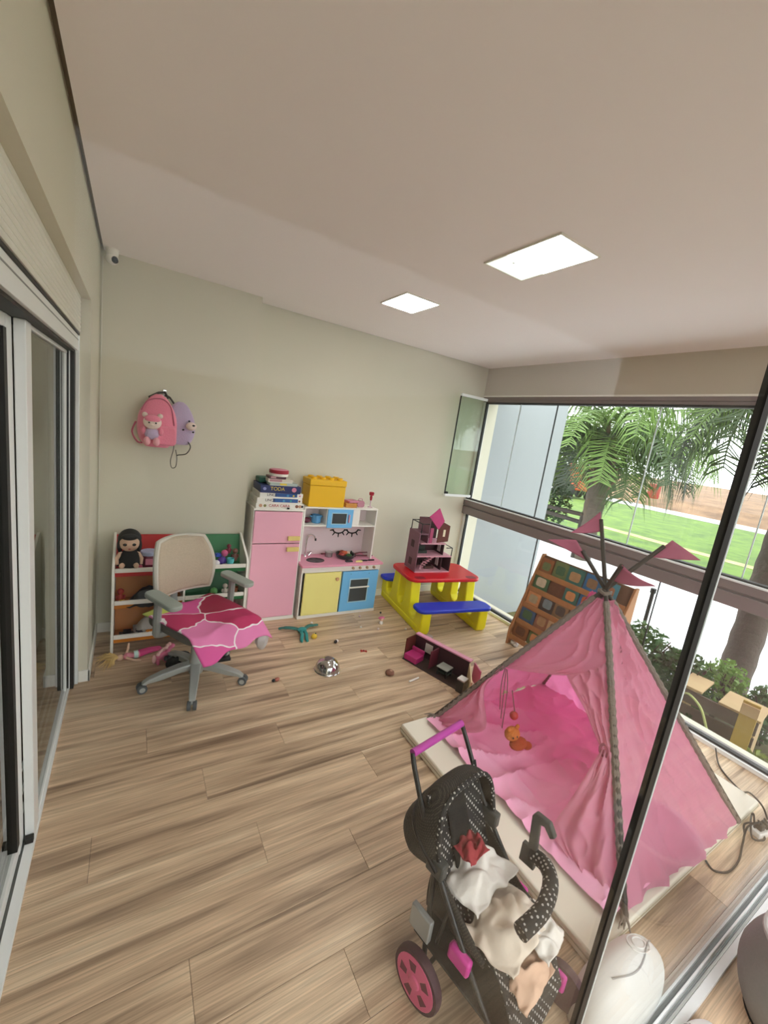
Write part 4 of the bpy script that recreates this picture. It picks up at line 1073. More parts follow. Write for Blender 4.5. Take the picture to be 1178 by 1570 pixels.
MB().tube([(0.165, 0.01, 0.026), (0.24, 0.03, 0.024), (0.31, 0.045, 0.014)], [0.022, 0.015, 0.010], 10).tube([(0.165, 0.02, 0.03), (0.24, 0.05, 0.026), (0.305, 0.07, 0.013)], [0.020, 0.014, 0.010], 10).build('legs', PKS, t)
MB().tube([(0.09, 0.03, 0.03), (0.11, 0.075, 0.045), (0.115, 0.09, 0.08)], [0.009, 0.008, 0.006], 8).build('arm', SKIN, t)
MB().tube([(0.09, -0.012, 0.03), (0.13, -0.045, 0.02), (0.17, -0.05, 0.012)], [0.009, 0.008, 0.006], 8).build('arm', SKIN, t)
t = thing('pink_pony', 'pink toy pony with a pale curly mane beside the chair base', 'toy', (0.205, 2.86, 0), R(20))
MB().ball((0, 0, 0.05), (0.042, 0.028, 0.028)).tube([(0.03, 0, 0.06), (0.05, 0, 0.095)], [0.018, 0.014], 8).ball((0.058, 0, 0.102), (0.026, 0.018, 0.018)).build('body', M('pony_pink', 'D9718E', 0.5), t)
for (a, b) in ((-0.028, -0.014), (-0.028, 0.014), (0.024, -0.014), (0.024, 0.014)):
    MB().tube([(a, b, 0.045), (a, b, 0.0)], [0.011, 0.010], 8).build('leg', M('pony_pink'), t)
mm_ = MB()
for k in range(7):
    mm_.ball((0.045 - 0.012 * k, random.uniform(-0.012, 0.012), 0.125 - 0.009 * k), 0.013, 8, 6)
mm_.ball((-0.05, 0, 0.04), (0.014, 0.012, 0.032), 8, 6).build('mane', M('pony_mane', 'E8B5B0', 0.7), t)
# black and white plush under the chair
t = thing('black_plush', 'black and white plush animal lying under the office chair', 'plush toy', (0.315, 2.80, 0), R(30))
BKP = M('black_plush_fur', '131416', 0.9, bump=0.4, bscale=150); WHP = M('white_plush_fur', 'DCD8D2', 0.9, bump=0.4, bscale=150)
MB().ball((0, 0, 0.045), (0.07, 0.05, 0.045)).build('body', BKP, t)
MB().ball((-0.075, -0.02, 0.05), (0.042, 0.038, 0.04)).build('head', BKP, t)
MB().ball((-0.09, -0.05, 0.04), (0.02, 0.016, 0.016)).build('muzzle', WHP, t)
for p in ((0.05, -0.05, 0.022), (-0.01, -0.06, 0.022), (0.07, 0.03, 0.022)):
    MB().ball(p, (0.024, 0.032, 0.022)).build('paw', WHP if p[0] < 0.06 else BKP, t)
for p in ((-0.10, 0.01, 0.085), (-0.06, -0.045, 0.085)):
    MB().ball(p, (0.016, 0.010, 0.018)).build('ear', BKP, t)
tag(MB().box(-0.05, 0.05, -0.035, 0.035, 0, 0.022).tube([(-0.03, 0, 0.022), (-0.03, 0, 0.04)], 0.012, 8).build('black_toy_block', M('black_toy'), bevel=0.008), 'small black toy behind the chair base on the right', 'toy')
bpy.data.objects['black_toy_block'].location = (0.585, 2.78, 0)
# teal three-limbed soft toy
t = thing('teal_soft_toy', 'teal long-limbed soft toy sprawled before the play kitchen', 'plush toy', (1.255, 3.01, 0), R(-4))
TL = M('teal_fabric', '2E8E8C', 0.7); TD = M('dark_teal_fabric', '3C7A72', 0.75)
MB().ball((0.0, -0.01, 0.025), (0.04, 0.03, 0.024)).build('body', TL, t)
MB().tube(spline([(-0.02, 0, 0.025), (-0.08, 0.03, 0.03), (-0.14, 0.06, 0.022), (-0.18, 0.07, 0.012)], 5), [0.017] * 10 + [0.013] * 5 + [0.008], 8, flat=0.7).build('limb', TD, t)
MB().tube(spline([(0.02, 0, 0.025), (0.07, 0.035, 0.032), (0.12, 0.05, 0.026), (0.165, 0.075, 0.014)], 5), [0.017] * 10 + [0.013] * 5 + [0.010], 8, flat=0.7).build('limb', TD, t)
for s in (-1, 1):
    MB().tube(spline([(0.016 * s, -0.02, 0.025), (0.018 * s, -0.08, 0.022), (0.022 * s - 0.02, -0.15, 0.014), (0.024 * s - 0.02, -0.175, 0.01)], 5), [0.014] * 12 + [0.010] * 4, 8, flat=0.8).build('leg', TL, t)
MB().ball((0.10, 0.05, 0.052), (0.012, 0.012, 0.008)).build('button', M('window_white'), t)
FG = 'small toys scattered on the floor'
def bit(name, label, cat, mb, loc, col, rough=0.5):
    o = tag(mb.build(name, M('bit_' + col, col, rough)), label, cat, FG); o.location = loc; return o
t = thing('toy_lemon', 'small yellow toy fruit next to the teal soft toy', 'toy food', (1.315, 2.875, 0), 0, FG)
MB().ball((0, 0, 0.022), (0.027, 0.022, 0.022)).build('fruit', M('lemon_yellow', 'DDB62E', 0.5), t)
MB().tube([(0.01, 0.0, 0.04), (0.012, 0, 0.052)], 0.004, 6).build('stalk', M('dark_green_toy'), t)
t = thing('marble_toy', 'black and white bead toy on the floor right of the yellow fruit', 'toy', (1.46, 2.76, 0), 0, FG)
MB().ball((0, 0, 0.014), 0.014).build('bead', M('black_toy'), t)
MB().ball((0.018, 0.012, 0.012), 0.012).build('bead', M('window_white'), t)
t = thing('red_toy_bits', 'small red toy bow lying behind the steel bowl', 'toy', (1.625, 2.575, 0), R(-20), FG)
MB().prism([(-0.026, -0.012), (0, 0), (-0.026, 0.014)], 0, 0.012).prism([(0.026, -0.012), (0, 0), (0.026, 0.012)], 0, 0.010).build('loops', M('bow_red', 'A82A22', 0.5), t, bevel=0.002)
MB().ball((0, 0, 0.008), 0.008, 8, 6).build('knot', M('deep_red_plastic'), t)
t = thing('toy_ladybird', 'tiny dark and red toy near the chair casters', 'toy', (0.86, 2.415, 0), R(10), FG)
MB().ball((0.012, 0, 0.011), (0.018, 0.013, 0.012)).build('shell', M('pale_red_toy', 'B06A5A', 0.5), t)
MB().ball((-0.014, 0, 0.010), (0.012, 0.011, 0.010)).build('head', M('black_toy'), t)
t = thing('clay_lump', 'brown toy bread roll on the floor before the doll room', 'toy food', (1.665, 2.235, 0), R(0), FG)
MB().lathe([(0.022, 0.0), (0.034, 0.008), (0.032, 0.022), (0.02, 0.032), (0.006, 0.035)], 16).build('roll', M('brown_roll', '7E5340', 0.6), t)
MB().ball((0.004, -0.004, 0.033), (0.012, 0.012, 0.004)).build('spot', M('pale_brown_roll', 'B48A72', 0.6), t)
t = thing('pink_figurine', 'small pink-haired figurine on the floor by the table leg', 'toy', (2.02, 2.97, 0), 0, FG)
MB().lathe([(0.020, 0), (0.022, 0.008), (0.012, 0.03)], 12).build('body', M('window_white'), t)
MB().ball((0, 0, 0.045), (0.022, 0.02, 0.02)).build('head', SKIN, t)
MB().ball((0, 0.004, 0.055), (0.034, 0.02, 0.014)).build('hair', M('figurine_pink', 'D26C92', 0.5), t)
for (lab, loc, c) in (('tiny white bead on the floor before the oven', (1.79, 2.94, 0.009), 'DDD6D0'), ('tiny pale pink bead close to the kitchen plinth', (1.88, 3.14, 0.009), 'D6B8BC'), ('tiny pale bead between figurine and table', (1.93, 2.87, 0.009), 'C9B7AE'), ('tiny white bead beside the near yellow table leg', (2.185, 2.80, 0.009), 'D9D4CC'), ('dark bead against the kitchen corner on the floor', (2.125, 3.16, 0.009), '2A2524')):
    o = bit('toy_bead', lab, 'toy', MB().ball((0, 0, 0), (0.012, 0.010, 0.009), 8, 6), loc, c)
t = bit('chalk_stick', 'white chalk stick on the floor before the doll room', 'chalk', MB().at((0, 0, 0.007), (0, R(90), R(10))).lathe([(0.004, -0.05), (0.007, -0.048), (0.007, 0.048), (0.005, 0.05)], 10), (1.80, 2.11, 0), 'ECEAE4')
bit('pale_toy_disc', 'small pale disc lying under the picnic bench', 'toy', MB().lathe([(0.03, 0), (0.03, 0.008), (0.026, 0.012)], 16), (2.33, 2.62, 0), 'B9ACA8')

# ------------------------------------------------------------------ mattress panel and play tent
MT = thing('play_mat', 'cream foam mat under the pink play tent', 'mat', (1.41, 0.465, 0))
B(0, 1.57, 0, 1.235, 0.0, 0.055).build('foam', M('cream_vinyl', 'F4EDDD', 0.5), MT, bevel=0.008)
MB().tube([(0, 0, 0.028), (1.57, 0, 0.028), (1.57, 1.235, 0.028), (0, 1.235, 0.028)], 0.004, 6, closed=True).build('piping', M('cream_seam', 'B9AE96', 0.6), MT)
TA, TB, TC, TD_, TK = Vector((1.645, 1.665, 0.058)), Vector((1.64, 0.485, 0.058)), Vector((2.67, 0.47, 0.058)), Vector((2.67, 1.665, 0.058)), Vector((2.15, 1.12, 1.085))
T0 = Vector((1.41 + 0.745, 1.07, 0.056))
TN = thing('play_tent', 'pink canvas teepee play tent with tied-back door and pennant poles', 'tent', T0)
PKC = M('dusty_pink_canvas', 'E3A0B6', 0.85, var=0.06, scale=7, bump=0.5, bscale=7, trans=0.4)
PKI = M('window_lit_canvas', 'F58EC2', 0.85, var=0.05, scale=7, bump=0.5, bscale=7, trans=0.6)  # same canvas on the inner panels, window glow put into the colour
ROPE = M('lashing_cord', '7E7168', 0.9, bump=0.8, bscale=90)
POLE = M('dark_stained_pole', '3A3026', 0.6, var=0.3, scale=12)
def L(p):
    return Vector(p) - T0
def corner(q, t):
    return q.lerp(TK, t)
def face_pt(a, b, s, t):
    return corner(a, t).lerp(corner(b, t), s)
def wrinkle(p, n, amp, sc=3.0, seed=0.0):
    k = noise.noise((p.x * sc + seed, p.y * sc, p.z * sc * 0.6)) + 0.5 * noise.noise((p.x * sc * 2.3, p.y * sc * 2.3 + seed, p.z * sc))
    return p + n * amp * k
def tent_face(name, a, b, amp, seed, sag=0.03, mat=None):
    n = (b - a).cross(TK - a).normalized()
    cen = (TA + TC) / 2
    if n.dot(a - cen) < 0:
        n = -n
    def fn(u, v):
        t = v * 0.955
        p = face_pt(a, b, u, t)
        e = math.sin(PI * u) ** 0.7
        p = wrinkle(p, n, amp * e, 3.2, seed) - n * sag * math.sin(PI * u) * math.sin(PI * min(1, v * 1.05))
        # folds running from the corners
        p = p + n * amp * 0.35 * e * math.sin(26 * u + 7 * v + seed + 3 * noise.noise((u * 3, v * 3, seed))) * (1 - v) ** 1.5
        rg = 1 - abs(noise.noise((u * 7 + v * 4 + seed, v * 3.0 - u * 2.5, seed * 2)))
        rg2 = 1 - abs(noise.noise((u * 5 - v * 6 + seed, v * 4.0 + u * 3.5, seed * 3)))
        p = p + n * 0.030 * e * (rg ** 7 + 0.7 * rg2 ** 8)
        if v < 0.08:
            p.z += 0.022 * (0.5 + noise.noise((u * 11 + seed, 3.3, seed))) * (1 - v / 0.08)
            p += n * 0.02 * noise.noise((u * 13, seed, 1.0))
        return L(p)
    return MB().grid(fn, 72, 64).build(name, mat or PKC, TN, angle=80)
tent_face('front_panel', TB, TC, 0.034, 1.0, 0.02)
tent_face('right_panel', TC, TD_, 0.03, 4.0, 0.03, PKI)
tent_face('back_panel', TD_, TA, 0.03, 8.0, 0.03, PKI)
# door side between TA and TB: pieces round the tied-back opening, given as (s, t) on the face
nAB = (TB - TA).cross(TK - TA).normalized()
if nAB.dot(TA - (TA + TC) / 2) < 0:
    nAB = -nAB
def ST(s, t, off=0.0):
    return face_pt(TA, TB, s, t) + nAB * off
def lerp_poly(pts, u):
    k = u * (len(pts) - 1); i = min(int(k), len(pts) - 2); f = k - i
    return tuple(a + (b - a) * f for a, b in zip(pts[i], pts[i + 1]))
def flap(name, left, right, amp, seed, nu=26, nv=30, fold=0.0):
    l_, r_ = spline([(a[0], a[1], a[2] if len(a) > 2 else 0) for a in left], 6), spline([(a[0], a[1], a[2] if len(a) > 2 else 0) for a in right], 6)
    def fn(u, v):
        a = lerp_poly(l_, v); b = lerp_poly(r_, v)
        s = a[0] + (b[0] - a[0]) * u; t = a[1] + (b[1] - a[1]) * u; of = a[2] + (b[2] - a[2]) * u
        p = ST(s, t, of)
        e = min(1, 6 * u, 6 * (1 - u))
        rg = 1 - abs(noise.noise((u * 4 + v * 3 + seed, v * 3.0 - u * 2, seed)))
        p = wrinkle(p, nAB, amp, 5.0, seed) + nAB * 0.014 * e * rg ** 6 + nAB * fold * math.sin(u * 17 + v * 3) * e
        return L(p)
    return MB().grid(fn, nu * 2, nv * 2).build(name, PKC, TN, angle=80)
# upper part: from apex down to the door head
flap('door_head', [(0.0, 0.955), (0.0, 0.80), (0.0, 0.62), (0.015, 0.44)], [(1.0, 0.955), (1.0, 0.85), (1.0, 0.72), (0.52, 0.575)], 0.010, 2.0)
flap('door_flap_upper', [(0.52, 0.577, 0.004), (0.62, 0.545, 0.01), (0.78, 0.492, 0.012), (0.92, 0.41, 0.02)], [(1.0, 0.722), (1.0, 0.62), (1.0, 0.52), (1.0, 0.42)], 0.008, 5.0, fold=0.006)
flap('door_flap_lower', [(0.93, 0.41, 0.02), (0.87, 0.33, 0.03), (0.79, 0.18, 0.05), (0.74, 0.05, 0.05), (0.83, 0.005, 0.03)], [(1.0, 0.42), (1.0, 0.33), (1.0, 0.2), (1.0, 0.09), (1.0, 0.0)], 0.008, 6.0, fold=0.012)
flap('door_flap_left', [(0.0, 0.45), (0.0, 0.3), (0.0, 0.15), (0.0, 0.0)], [(0.015, 0.44, 0.01), (0.06, 0.30, 0.02), (0.26, 0.15, 0.03), (0.10, 0.01, 0.02)], 0.008, 7.0, fold=0.008)
# pink floor sheet inside
def fs_(u, v):
    p = Vector((1.56 + 1.10 * u, 0.50 + 1.16 * v, 0.070))
    p.x += 0.02 * noise.noise((v * 4, 2, 1)) * (1 - u)
    rg = 1 - abs(noise.noise((p.x * 3.2 + p.y * 2.0, p.y * 4.2 - p.x * 1.5, 3)))
    rg2 = 1 - abs(noise.noise((p.x * 6.5 - p.y * 3.0, p.y * 5.2 + p.x * 2.5, 7)))
    p.z += 0.004 + 0.026 * rg ** 7 + 0.014 * rg2 ** 7 + 0.008 * noise.noise((p.x * 7, p.y * 7, 3))
    return L(p)
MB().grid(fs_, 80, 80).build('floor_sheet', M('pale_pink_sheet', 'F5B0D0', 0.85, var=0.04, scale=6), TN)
# poles, lashing cords and pennants
pen = M('pennant_cloth', 'B4677E', 0.85, bump=0.1, bscale=40, trans=0.2)
for (q, ext, fl) in ((TA, 0.36, ((1.0, 0.0), 1)), (TB, 0.43, ((-0.6, 0.6), 0)), (TC, 0.24, ((-0.75, 0.3), 1)), (TD_, 0.22, ((0.5, -0.5), 0))):
    d = (TK - q).normalized()
    tip = TK + d * ext
    side_ = Vector((q.x - TK.x, q.y - TK.y, 0)).normalized() * 0.006
    po = MB().tube([L(q + side_ + Vector((0, 0, 0.012))), L(TK + side_), L(tip)], [0.0125, 0.0115, 0.0105], 10).build('pole', POLE, TN)
    # corded edge along the pole
    pts = []
    for k in range(61):
        p = corner(q, 0.955 * k / 60) + side_ * 1.2
        pts.append(L(p))
    MB().tube(pts, [0.0145 + 0.004 * (k % 2) for k in range(61)], 8).build('corded_edge', ROPE, po)
for (q, ext, dv, dwn) in ((TA, 0.34, Vector((0.55, -0.62, -0.10)), 0.13), (TB, 0.42, Vector((-0.5, 0.3, -0.35)), 0.10), (TC, 0.24, Vector((-0.25, 0.25, 0.05)), 0.12), (TD_, 0.16, Vector((0.35, -0.4, -0.1)), 0.13)):
    d = (TK - q).normalized()
    tip = TK + d * ext
    w = dv.normalized()
    a = tip + d * 0.065; b = tip - d * 0.065; c = tip + w * 0.185
    def pf_(u, v, a=a, b=b, c=c, w=w, d=d):
        p = a.lerp(b, u).lerp(c, v)
        return L(p + w.cross(d) * 0.014 * math.sin(v * 4) )
    MB().grid(pf_, 6, 10).build('pennant', pen, TN, thick=0.002)
MB().tube([L(TK + Vector((0.03 * math.cos(a), 0.03 * math.sin(a), 0.006 * math.sin(3 * a) - 0.012 + 0.004 * a / 6))) for a in [k * 0.45 for k in range(42)]], 0.006, 6).build('apex_lashing', ROPE, TN)
# door ties and wall creases
tie = ST(0.95, 0.41, 0.03)
MB().tube([L(tie + Vector((0.0, 0.02 * math.cos(a), 0.028 * math.sin(a)))) for a in [k * PI / 6 for k in range(12)]], 0.006, 6, closed=True).build('tie_loop', M('dark_pink_tie', 'A5566C', 0.8), TN)
for k in range(3):
    MB().tube(spline([L(ST(0.03 + 0.012 * k, 0.44, 0.012)), L(ST(0.14 + 0.03 * k, 0.36, 0.03)), L(ST(0.26 + 0.04 * k, 0.27 - 0.03 * k, 0.045))], 6), 0.0025, 5).build('door_tie', M('brown_tie', '6E4A44', 0.8), TN)
# corner tassels
for q in (TA, TB):
    mb = MB()
    for k in range(9):
        e = Vector((random.uniform(-0.07, -0.02), random.uniform(-0.03, 0.05) if q is TA else random.uniform(-0.05, 0.0), 0.004))
        mb.tube([L(q + Vector((0, 0, 0.02))), L(q + e * 0.6 + Vector((0, 0, 0.014))), L(q + e)], [0.006, 0.004, 0.002], 5)
    mb.build('cord_end', ROPE, TN)

# small plush with red ball hanging in the tent door
hp_ = ST(0.37, 0.27, 0.05)
t = thing('hanging_plush', 'small orange plush with a red ball hanging in the tent door', 'plush toy', (hp_.x, hp_.y, hp_.z - 0.13))
t.scale = (1.4, 1.4, 1.4)
ORP = M('orange_plush', 'C4702E', 0.9, bump=0.5, bscale=200)
MB().ball((0, 0, 0.115), 0.016, 12, 8).build('red_ball', M('bow_red'), t)
MB().tube([(0, 0, 0.13), (0.0, 0.03, 0.20)], 0.002, 5).build('cord', M('brown_tie'), t)
MB().ball((0.0, -0.01, 0.045), (0.032, 0.026, 0.026)).build('head', ORP, t)
for s in (-1, 1):
    MB().ball((0.0 + 0.022 * s, -0.01, 0.068), (0.010, 0.007, 0.010), 8, 6).build('ear', ORP, t)
    MB().ball((-0.012 + 0.010 * s, -0.034, 0.05), 0.0035, 6, 5).build('eye', M('black_toy'), t)
MB().ball((0.02, -0.03, 0.012), (0.04, 0.026, 0.022)).ball((0.055, -0.045, 0.004), (0.02, 0.016, 0.014)).ball((0.045, -0.005, 0.004), (0.018, 0.016, 0.013)).build('body', M('rust_plush', 'A8481F', 0.9, bump=0.5, bscale=200), t)

# ------------------------------------------------------------------ wooden book rack by the window
RK = thing('book_rack', 'wooden tiered rack crowded with books between tent and window', 'book rack', (3.0, 2.33, 0), R(-90))
# local x runs along the window towards the viewer, local y towards the window
OAK = M('honey_wood', 'A9764A', 0.55, var=0.2, scale=14)
RL = 0.86
for xx in (0.0, RL - 0.018):
    MB().prism([(0.0, 0.0), (0.30, 0.0), (0.30, 0.86), (0.255, 0.86), (0.0, 0.14)], xx, xx + 0.018, 'x').build('side_panel', OAK, RK, bevel=0.003)
bookcols = ['8E5A34', 'B08A60', 'C2A07A', '6E4630', '4A5F7E', 'A89878', '8A6A4A', '6F7A4C', 'C88A58', '3C5A6E', '7E8A8C', '9C6A4E', '4E6A4A', 'B8623A', 'C4B49A', '5A4A42']
bi = 0
MB().prism([(0.045, 0.10), (0.058, 0.10), (0.29, 0.85), (0.277, 0.85)], 0.018, RL - 0.018, 'x').build('back_board', M('dark_back_board', '6E4E36', 0.6), RK)
for r in range(5):
    yb = 0.005 + 0.047 * r; zb = 0.075 + 0.152 * r
    B(0.018, RL - 0.018, yb, yb + 0.07, zb - 0.012, zb).build('ledge', OAK, RK)
    B(0.018, RL - 0.018, yb, yb + 0.010, zb, zb + 0.035).build('ledge_lip', OAK, RK, bevel=0.002)
    x = 0.025; k = 0
    while x < RL - 0.16:
        w = random.uniform(0.125, 0.165); h = random.uniform(0.152, 0.172)
        if x + w > RL - 0.02:
            break
        m_ = Matrix.Translation(RK.location) @ Matrix.Rotation(R(-90), 4, 'Z')
        p = m_ @ Vector((x + w / 2, yb + 0.022 + 0.011 * (k % 2), zb + 0.001))
        col = bookcols[(bi * 7 + r) % len(bookcols)]
        if r >= 3 and k >= 2:
            col = ('3F6E9A', '4A7F8C', '3C6A5E')[k % 3]
        ordn = ('first at the far end', 'second from far end', 'third from far end', 'fourth from far end', 'fifth from far end', 'sixth from far end', 'seventh from far end')[min(k, 6)]
        tier = ('lowest', 'second lowest', 'middle', 'second highest', 'top')[r]
        bo = thing('picture_book', 'picture book, %s, %s tier of the wooden rack' % (ordn, tier), 'book', p, R(-90), 'picture books on the wooden rack')
        cv = MB().at((0, 0, 0), (R(-12), 0, 0)).box(-w / 2, w / 2, 0.0, 0.008, 0.0, h).build('cover', M('book_' + col, col, 0.5, var=0.35, scale=22), bo, bevel=0.001)
        c2 = bookcols[(bi * 5 + 3) % len(bookcols)]
        MB().at((0, 0, 0), (R(-12), 0, 0)).prism(rrect(-w * 0.32, w * 0.32, h * 0.30, h * 0.78, 0.02), -0.0012, 0.0, 'y').build('cover_picture', M('book_' + c2, c2, 0.5, var=0.35, scale=22), cv)
        bi += 1; k += 1
        x += w + 0.006
tag(MB().ball((3.06, 2.27, 0.028), (0.05, 0.035, 0.028)).ball((3.03, 2.235, 0.022), (0.024, 0.022, 0.02)).build('white_plush', WHP), 'small white plush lying at the foot of the book rack', 'plush toy')

# ------------------------------------------------------------------ doll stroller
SR = thing('doll_stroller', 'black dotted doll stroller with pink wheels and a pink handle', 'doll stroller', (1.0, 0.72, 0), math.atan2(0.2, 0.98))
# local x = lateral, local +y = back (handle side), local -y = front
TUB = M('black_tube', '101112', 0.35)
DOT = dotted('dotted_mesh_cloth', '1B1B1C', 'B9B5B0', 78, 0.30)
DOT2 = dotted('fine_mesh_cloth', '1C1A17', '4A443B', 190, 0.36)
GRP = M('grey_black_plastic', '3E403E', 0.45)
PKW = M('pink_wheel', 'E0608E', 0.45)
for s in (-1, 1):
    MB().tube(spline([(0.135 * s, 0.22, 0.70), (0.142 * s, 0.185, 0.64), (0.148 * s, 0.07, 0.46), (0.155 * s, -0.10, 0.27), (0.16 * s, -0.285, 0.085)], 5), 0.0085, 10).build('push_tube', TUB, SR)
    MB().tube([(0.15 * s, 0.05, 0.43), (0.178 * s, 0.005, 0.09)], 0.0085, 10).build('rear_leg', TUB, SR)
    MB().tube([(0.152 * s, -0.03, 0.34), (0.17 * s, -0.02, 0.22)], 0.006, 8).build('brace', TUB, SR)
    B(0.15 * s - 0.016, 0.15 * s + 0.016, 0.01, 0.075, 0.405, 0.46).build('hinge', GRP, SR, bevel=0.006)
    B(0.163 * s - 0.014, 0.163 * s + 0.014, -0.135, -0.06, 0.225, 0.275).build('clip', M('hot_pink_plastic', 'D83CA0', 0.4), SR, bevel=0.008)
MB().tube([(-0.135, 0.22, 0.70), (0.135, 0.22, 0.70)], 0.013, 14).build('handle_grip', M('magenta_grip', 'B83CA0', 0.45), SR)
MB().tube([(-0.2, 0.0, 0.09), (0.2, 0.0, 0.09)], 0.007, 8).build('rear_axle', TUB, SR)
def wheel(x, y, r, w, s):
    wl = MB()
    wl.m = Matrix.Translation((x, y, r)) @ Matrix.Rotation(R(90) * s, 4, 'Y')
    wl.lathe([(r * 0.82, -w / 2), (r * 0.97, -w / 2), (r, -w / 4), (r, w / 4), (r * 0.97, w / 2), (r * 0.82, w / 2)], 28)
    o = wl.build('wheel', M('dark_tyre', '4A2C36', 0.7), SR)
    dk_ = MB(); dk_.m = wl.m
    dk_.lathe([(r * 0.84, w / 2 - 0.004), (r * 0.84, w / 2 + 0.002), (r * 0.7, w / 2 + 0.003), (r * 0.25, w / 2 + 0.004), (r * 0.2, w / 2 + 0.008), (r * 0.05, w / 2 + 0.009)], 28)
    dk_.build('wheel_disc', PKW, o)
    for k in range(5):
        a = 2 * PI * k / 5 + 0.3
        h_ = MB(); h_.m = wl.m @ Matrix.Rotation(a, 4, 'Z') @ Matrix.Translation((r * 0.52, 0, w / 2 + 0.0035))
        h_.prism([(-r * 0.16, -r * 0.10), (r * 0.14, -r * 0.17), (r * 0.14, r * 0.17), (-r * 0.16, r * 0.10)], -0.001, 0.0012)
        h_.build('spoke_gap', M('dark_pink_gap', '6E2A40', 0.6), o)
for s in (-1, 1):
    wheel(0.205 * s, 0.0, 0.088, 0.028, s)
    wheel(0.172 * s, -0.30, 0.072, 0.026, s)
    MB().box(0.172 * s - 0.022, 0.172 * s + 0.022, -0.31, -0.262, 0.06, 0.13).build('fork', M('hot_pink_plastic'), SR, bevel=0.008)
# seat sling
def sling(u, v):
    prof = spline([(0.135, 0.60), (0.07, 0.44), (0.0, 0.29), (-0.06, 0.245), (-0.17, 0.27), (-0.22, 0.24), (-0.29, 0.12), (-0.31, 0.07)], 5) if False else None
    return None
sp_ = spline([(0, 0.135, 0.575), (0, 0.075, 0.43), (0, 0.01, 0.29), (0, -0.06, 0.245), (0, -0.16, 0.265), (0, -0.22, 0.235), (0, -0.285, 0.12), (0, -0.30, 0.085)], 6)
def seatf(u, v):
    i = min(int(v * (len(sp_) - 1)), len(sp_) - 2); f = v * (len(sp_) - 1) - i
    y = sp_[i][1] + (sp_[i + 1][1] - sp_[i][1]) * f; z = sp_[i][2] + (sp_[i + 1][2] - sp_[i][2]) * f
    x = (u - 0.5) * 0.27
    return (x, y, z + 0.03 * abs(2 * (u - 0.5)) ** 3)
MB().grid(seatf, 12, 36).build('seat', DOT, SR, thick=0.006)
MB().grid(lambda u, v: (0.06 * (u - 0.5) * 1.6, 0.128 - 0.105 * v, 0.57 - 0.22 * v + 0.004), 4, 8).build('back_pad', M('black_cloth'), SR, thick=0.008)
for s in (-1, 1):
    MB().grid(lambda u, v, s=s: (s * (0.135 + 0.012 * math.sin(PI * v)), 0.06 - 0.22 * u, 0.25 + (0.02 + 0.16 * (1 - u) ** 1.2) * v + 0.02 * u), 10, 6).build('side_panel', DOT2, SR, thick=0.004)
# folding hood, pushed back
HN = (0.03, 0.43)
def hood(u, v):
    ph = R(104 + 100 * v)
    s_ = PI * u
    w = 0.155 + 0.012 * math.sin(PI * v)
    r = 0.20 + 0.012 * math.sin(PI * v * 3)
    x = -w * math.copysign(abs(math.cos(s_)) ** 0.6, math.cos(s_))
    k = math.sin(s_) ** 0.55 * r
    return (x, HN[0] - math.cos(ph) * k, HN[1] + math.sin(ph) * k)
MB().grid(hood, 26, 20).build('hood', DOT2, SR, thick=0.004)
for v in (0.0, 0.5):
    MB().tube([hood(k / 24, v) for k in range(25)], 0.008, 8).build('hood_hoop', DOT if v == 0 else TUB, SR)
# bumper bar in dotted padding
MB().tube(spline([(0.172, -0.115, 0.405), (0.165, -0.165, 0.415), (0.12, -0.205, 0.42), (0.03, -0.225, 0.415), (-0.07, -0.21, 0.40)], 6), 0.024, 12).build('bumper_bar', DOT, SR)
# grey hook bracket on the right
MB().prism([(0.10, 0.36), (0.155, 0.36), (0.155, 0.43), (0.135, 0.43), (0.145, 0.545), (0.135, 0.565), (0.085, 0.565), (0.06, 0.53), (0.075, 0.515), (0.10, 0.54), (0.115, 0.535), (0.105, 0.43)], 0.165, 0.185, 'x').build('hook_bracket', GRP, SR, bevel=0.004).location = (0, -0.235, -0.005)
# shopping basket below
def bask(u, v):
    x = (u - 0.5) * 0.36
    y = 0.06 - 0.32 * v
    e = max(abs(2 * u - 1), abs(2 * v - 1)) ** 3
    return (x, y, 0.085 + 0.10 * e + 0.012 * math.sin(u * 9) * (1 - e))
MB().grid(bask, 16, 16).build('basket', M('olive_black_mesh', '25251E', 0.9, bump=0.4, bscale=200), SR, thick=0.004)
B(-0.19, -0.17, 0.0, 0.08, 0.20, 0.28).build('reflector', M('grey_reflector', '9A9A98', 0.3), SR, bevel=0.004)
def in_sr(p):
    return Matrix.Translation(SR.location) @ Matrix.Rotation(math.atan2(0.2, 0.98), 4, 'Z') @ Vector(p)
def heap(name, label, cx, cy, z, rx, ry, h, mat, seed, cat='doll clothes', folds=5):
    def fn(u, v):
        a = (u - 0.5) * 2; b = (v - 0.5) * 2
        d = max(0.0, 1 - (a * a * 0.9 + b * b * 0.9) ** 1.2)
        n_ = noise.noise((a * 1.3 + seed, b * 1.3, seed))
        n2 = noise.noise((a * 2.4 + seed, b * 2.4, seed + 3))
        fo = math.sin(5.5 * (a * math.cos(seed) + b * math.sin(seed)) + 5 * n_ + 2.5 * n2)
        p = in_sr((cx + rx * a * (1 + 0.25 * n_), cy + ry * b * (1 + 0.22 * n2), z + h * d * (1 + 0.4 * n_) + 0.009 * fo * (0.35 + d) + 0.012 * n2))
        return (p.x, p.y, p.z)
    return tag(MB().grid(fn, 48, 48).build(name, mat, thick=0.003, angle=85), label, cat, 'doll clothes in the stroller')
WCL = M('white_lace_cloth', 'E9E2DC', 0.85, var=0.03, scale=30, bump=0.25, bscale=60)
heap('white_doll_dress', 'white doll dress heaped in the stroller seat', 0.01, -0.01, 0.345, 0.115, 0.085, 0.05, WCL, 1.0)
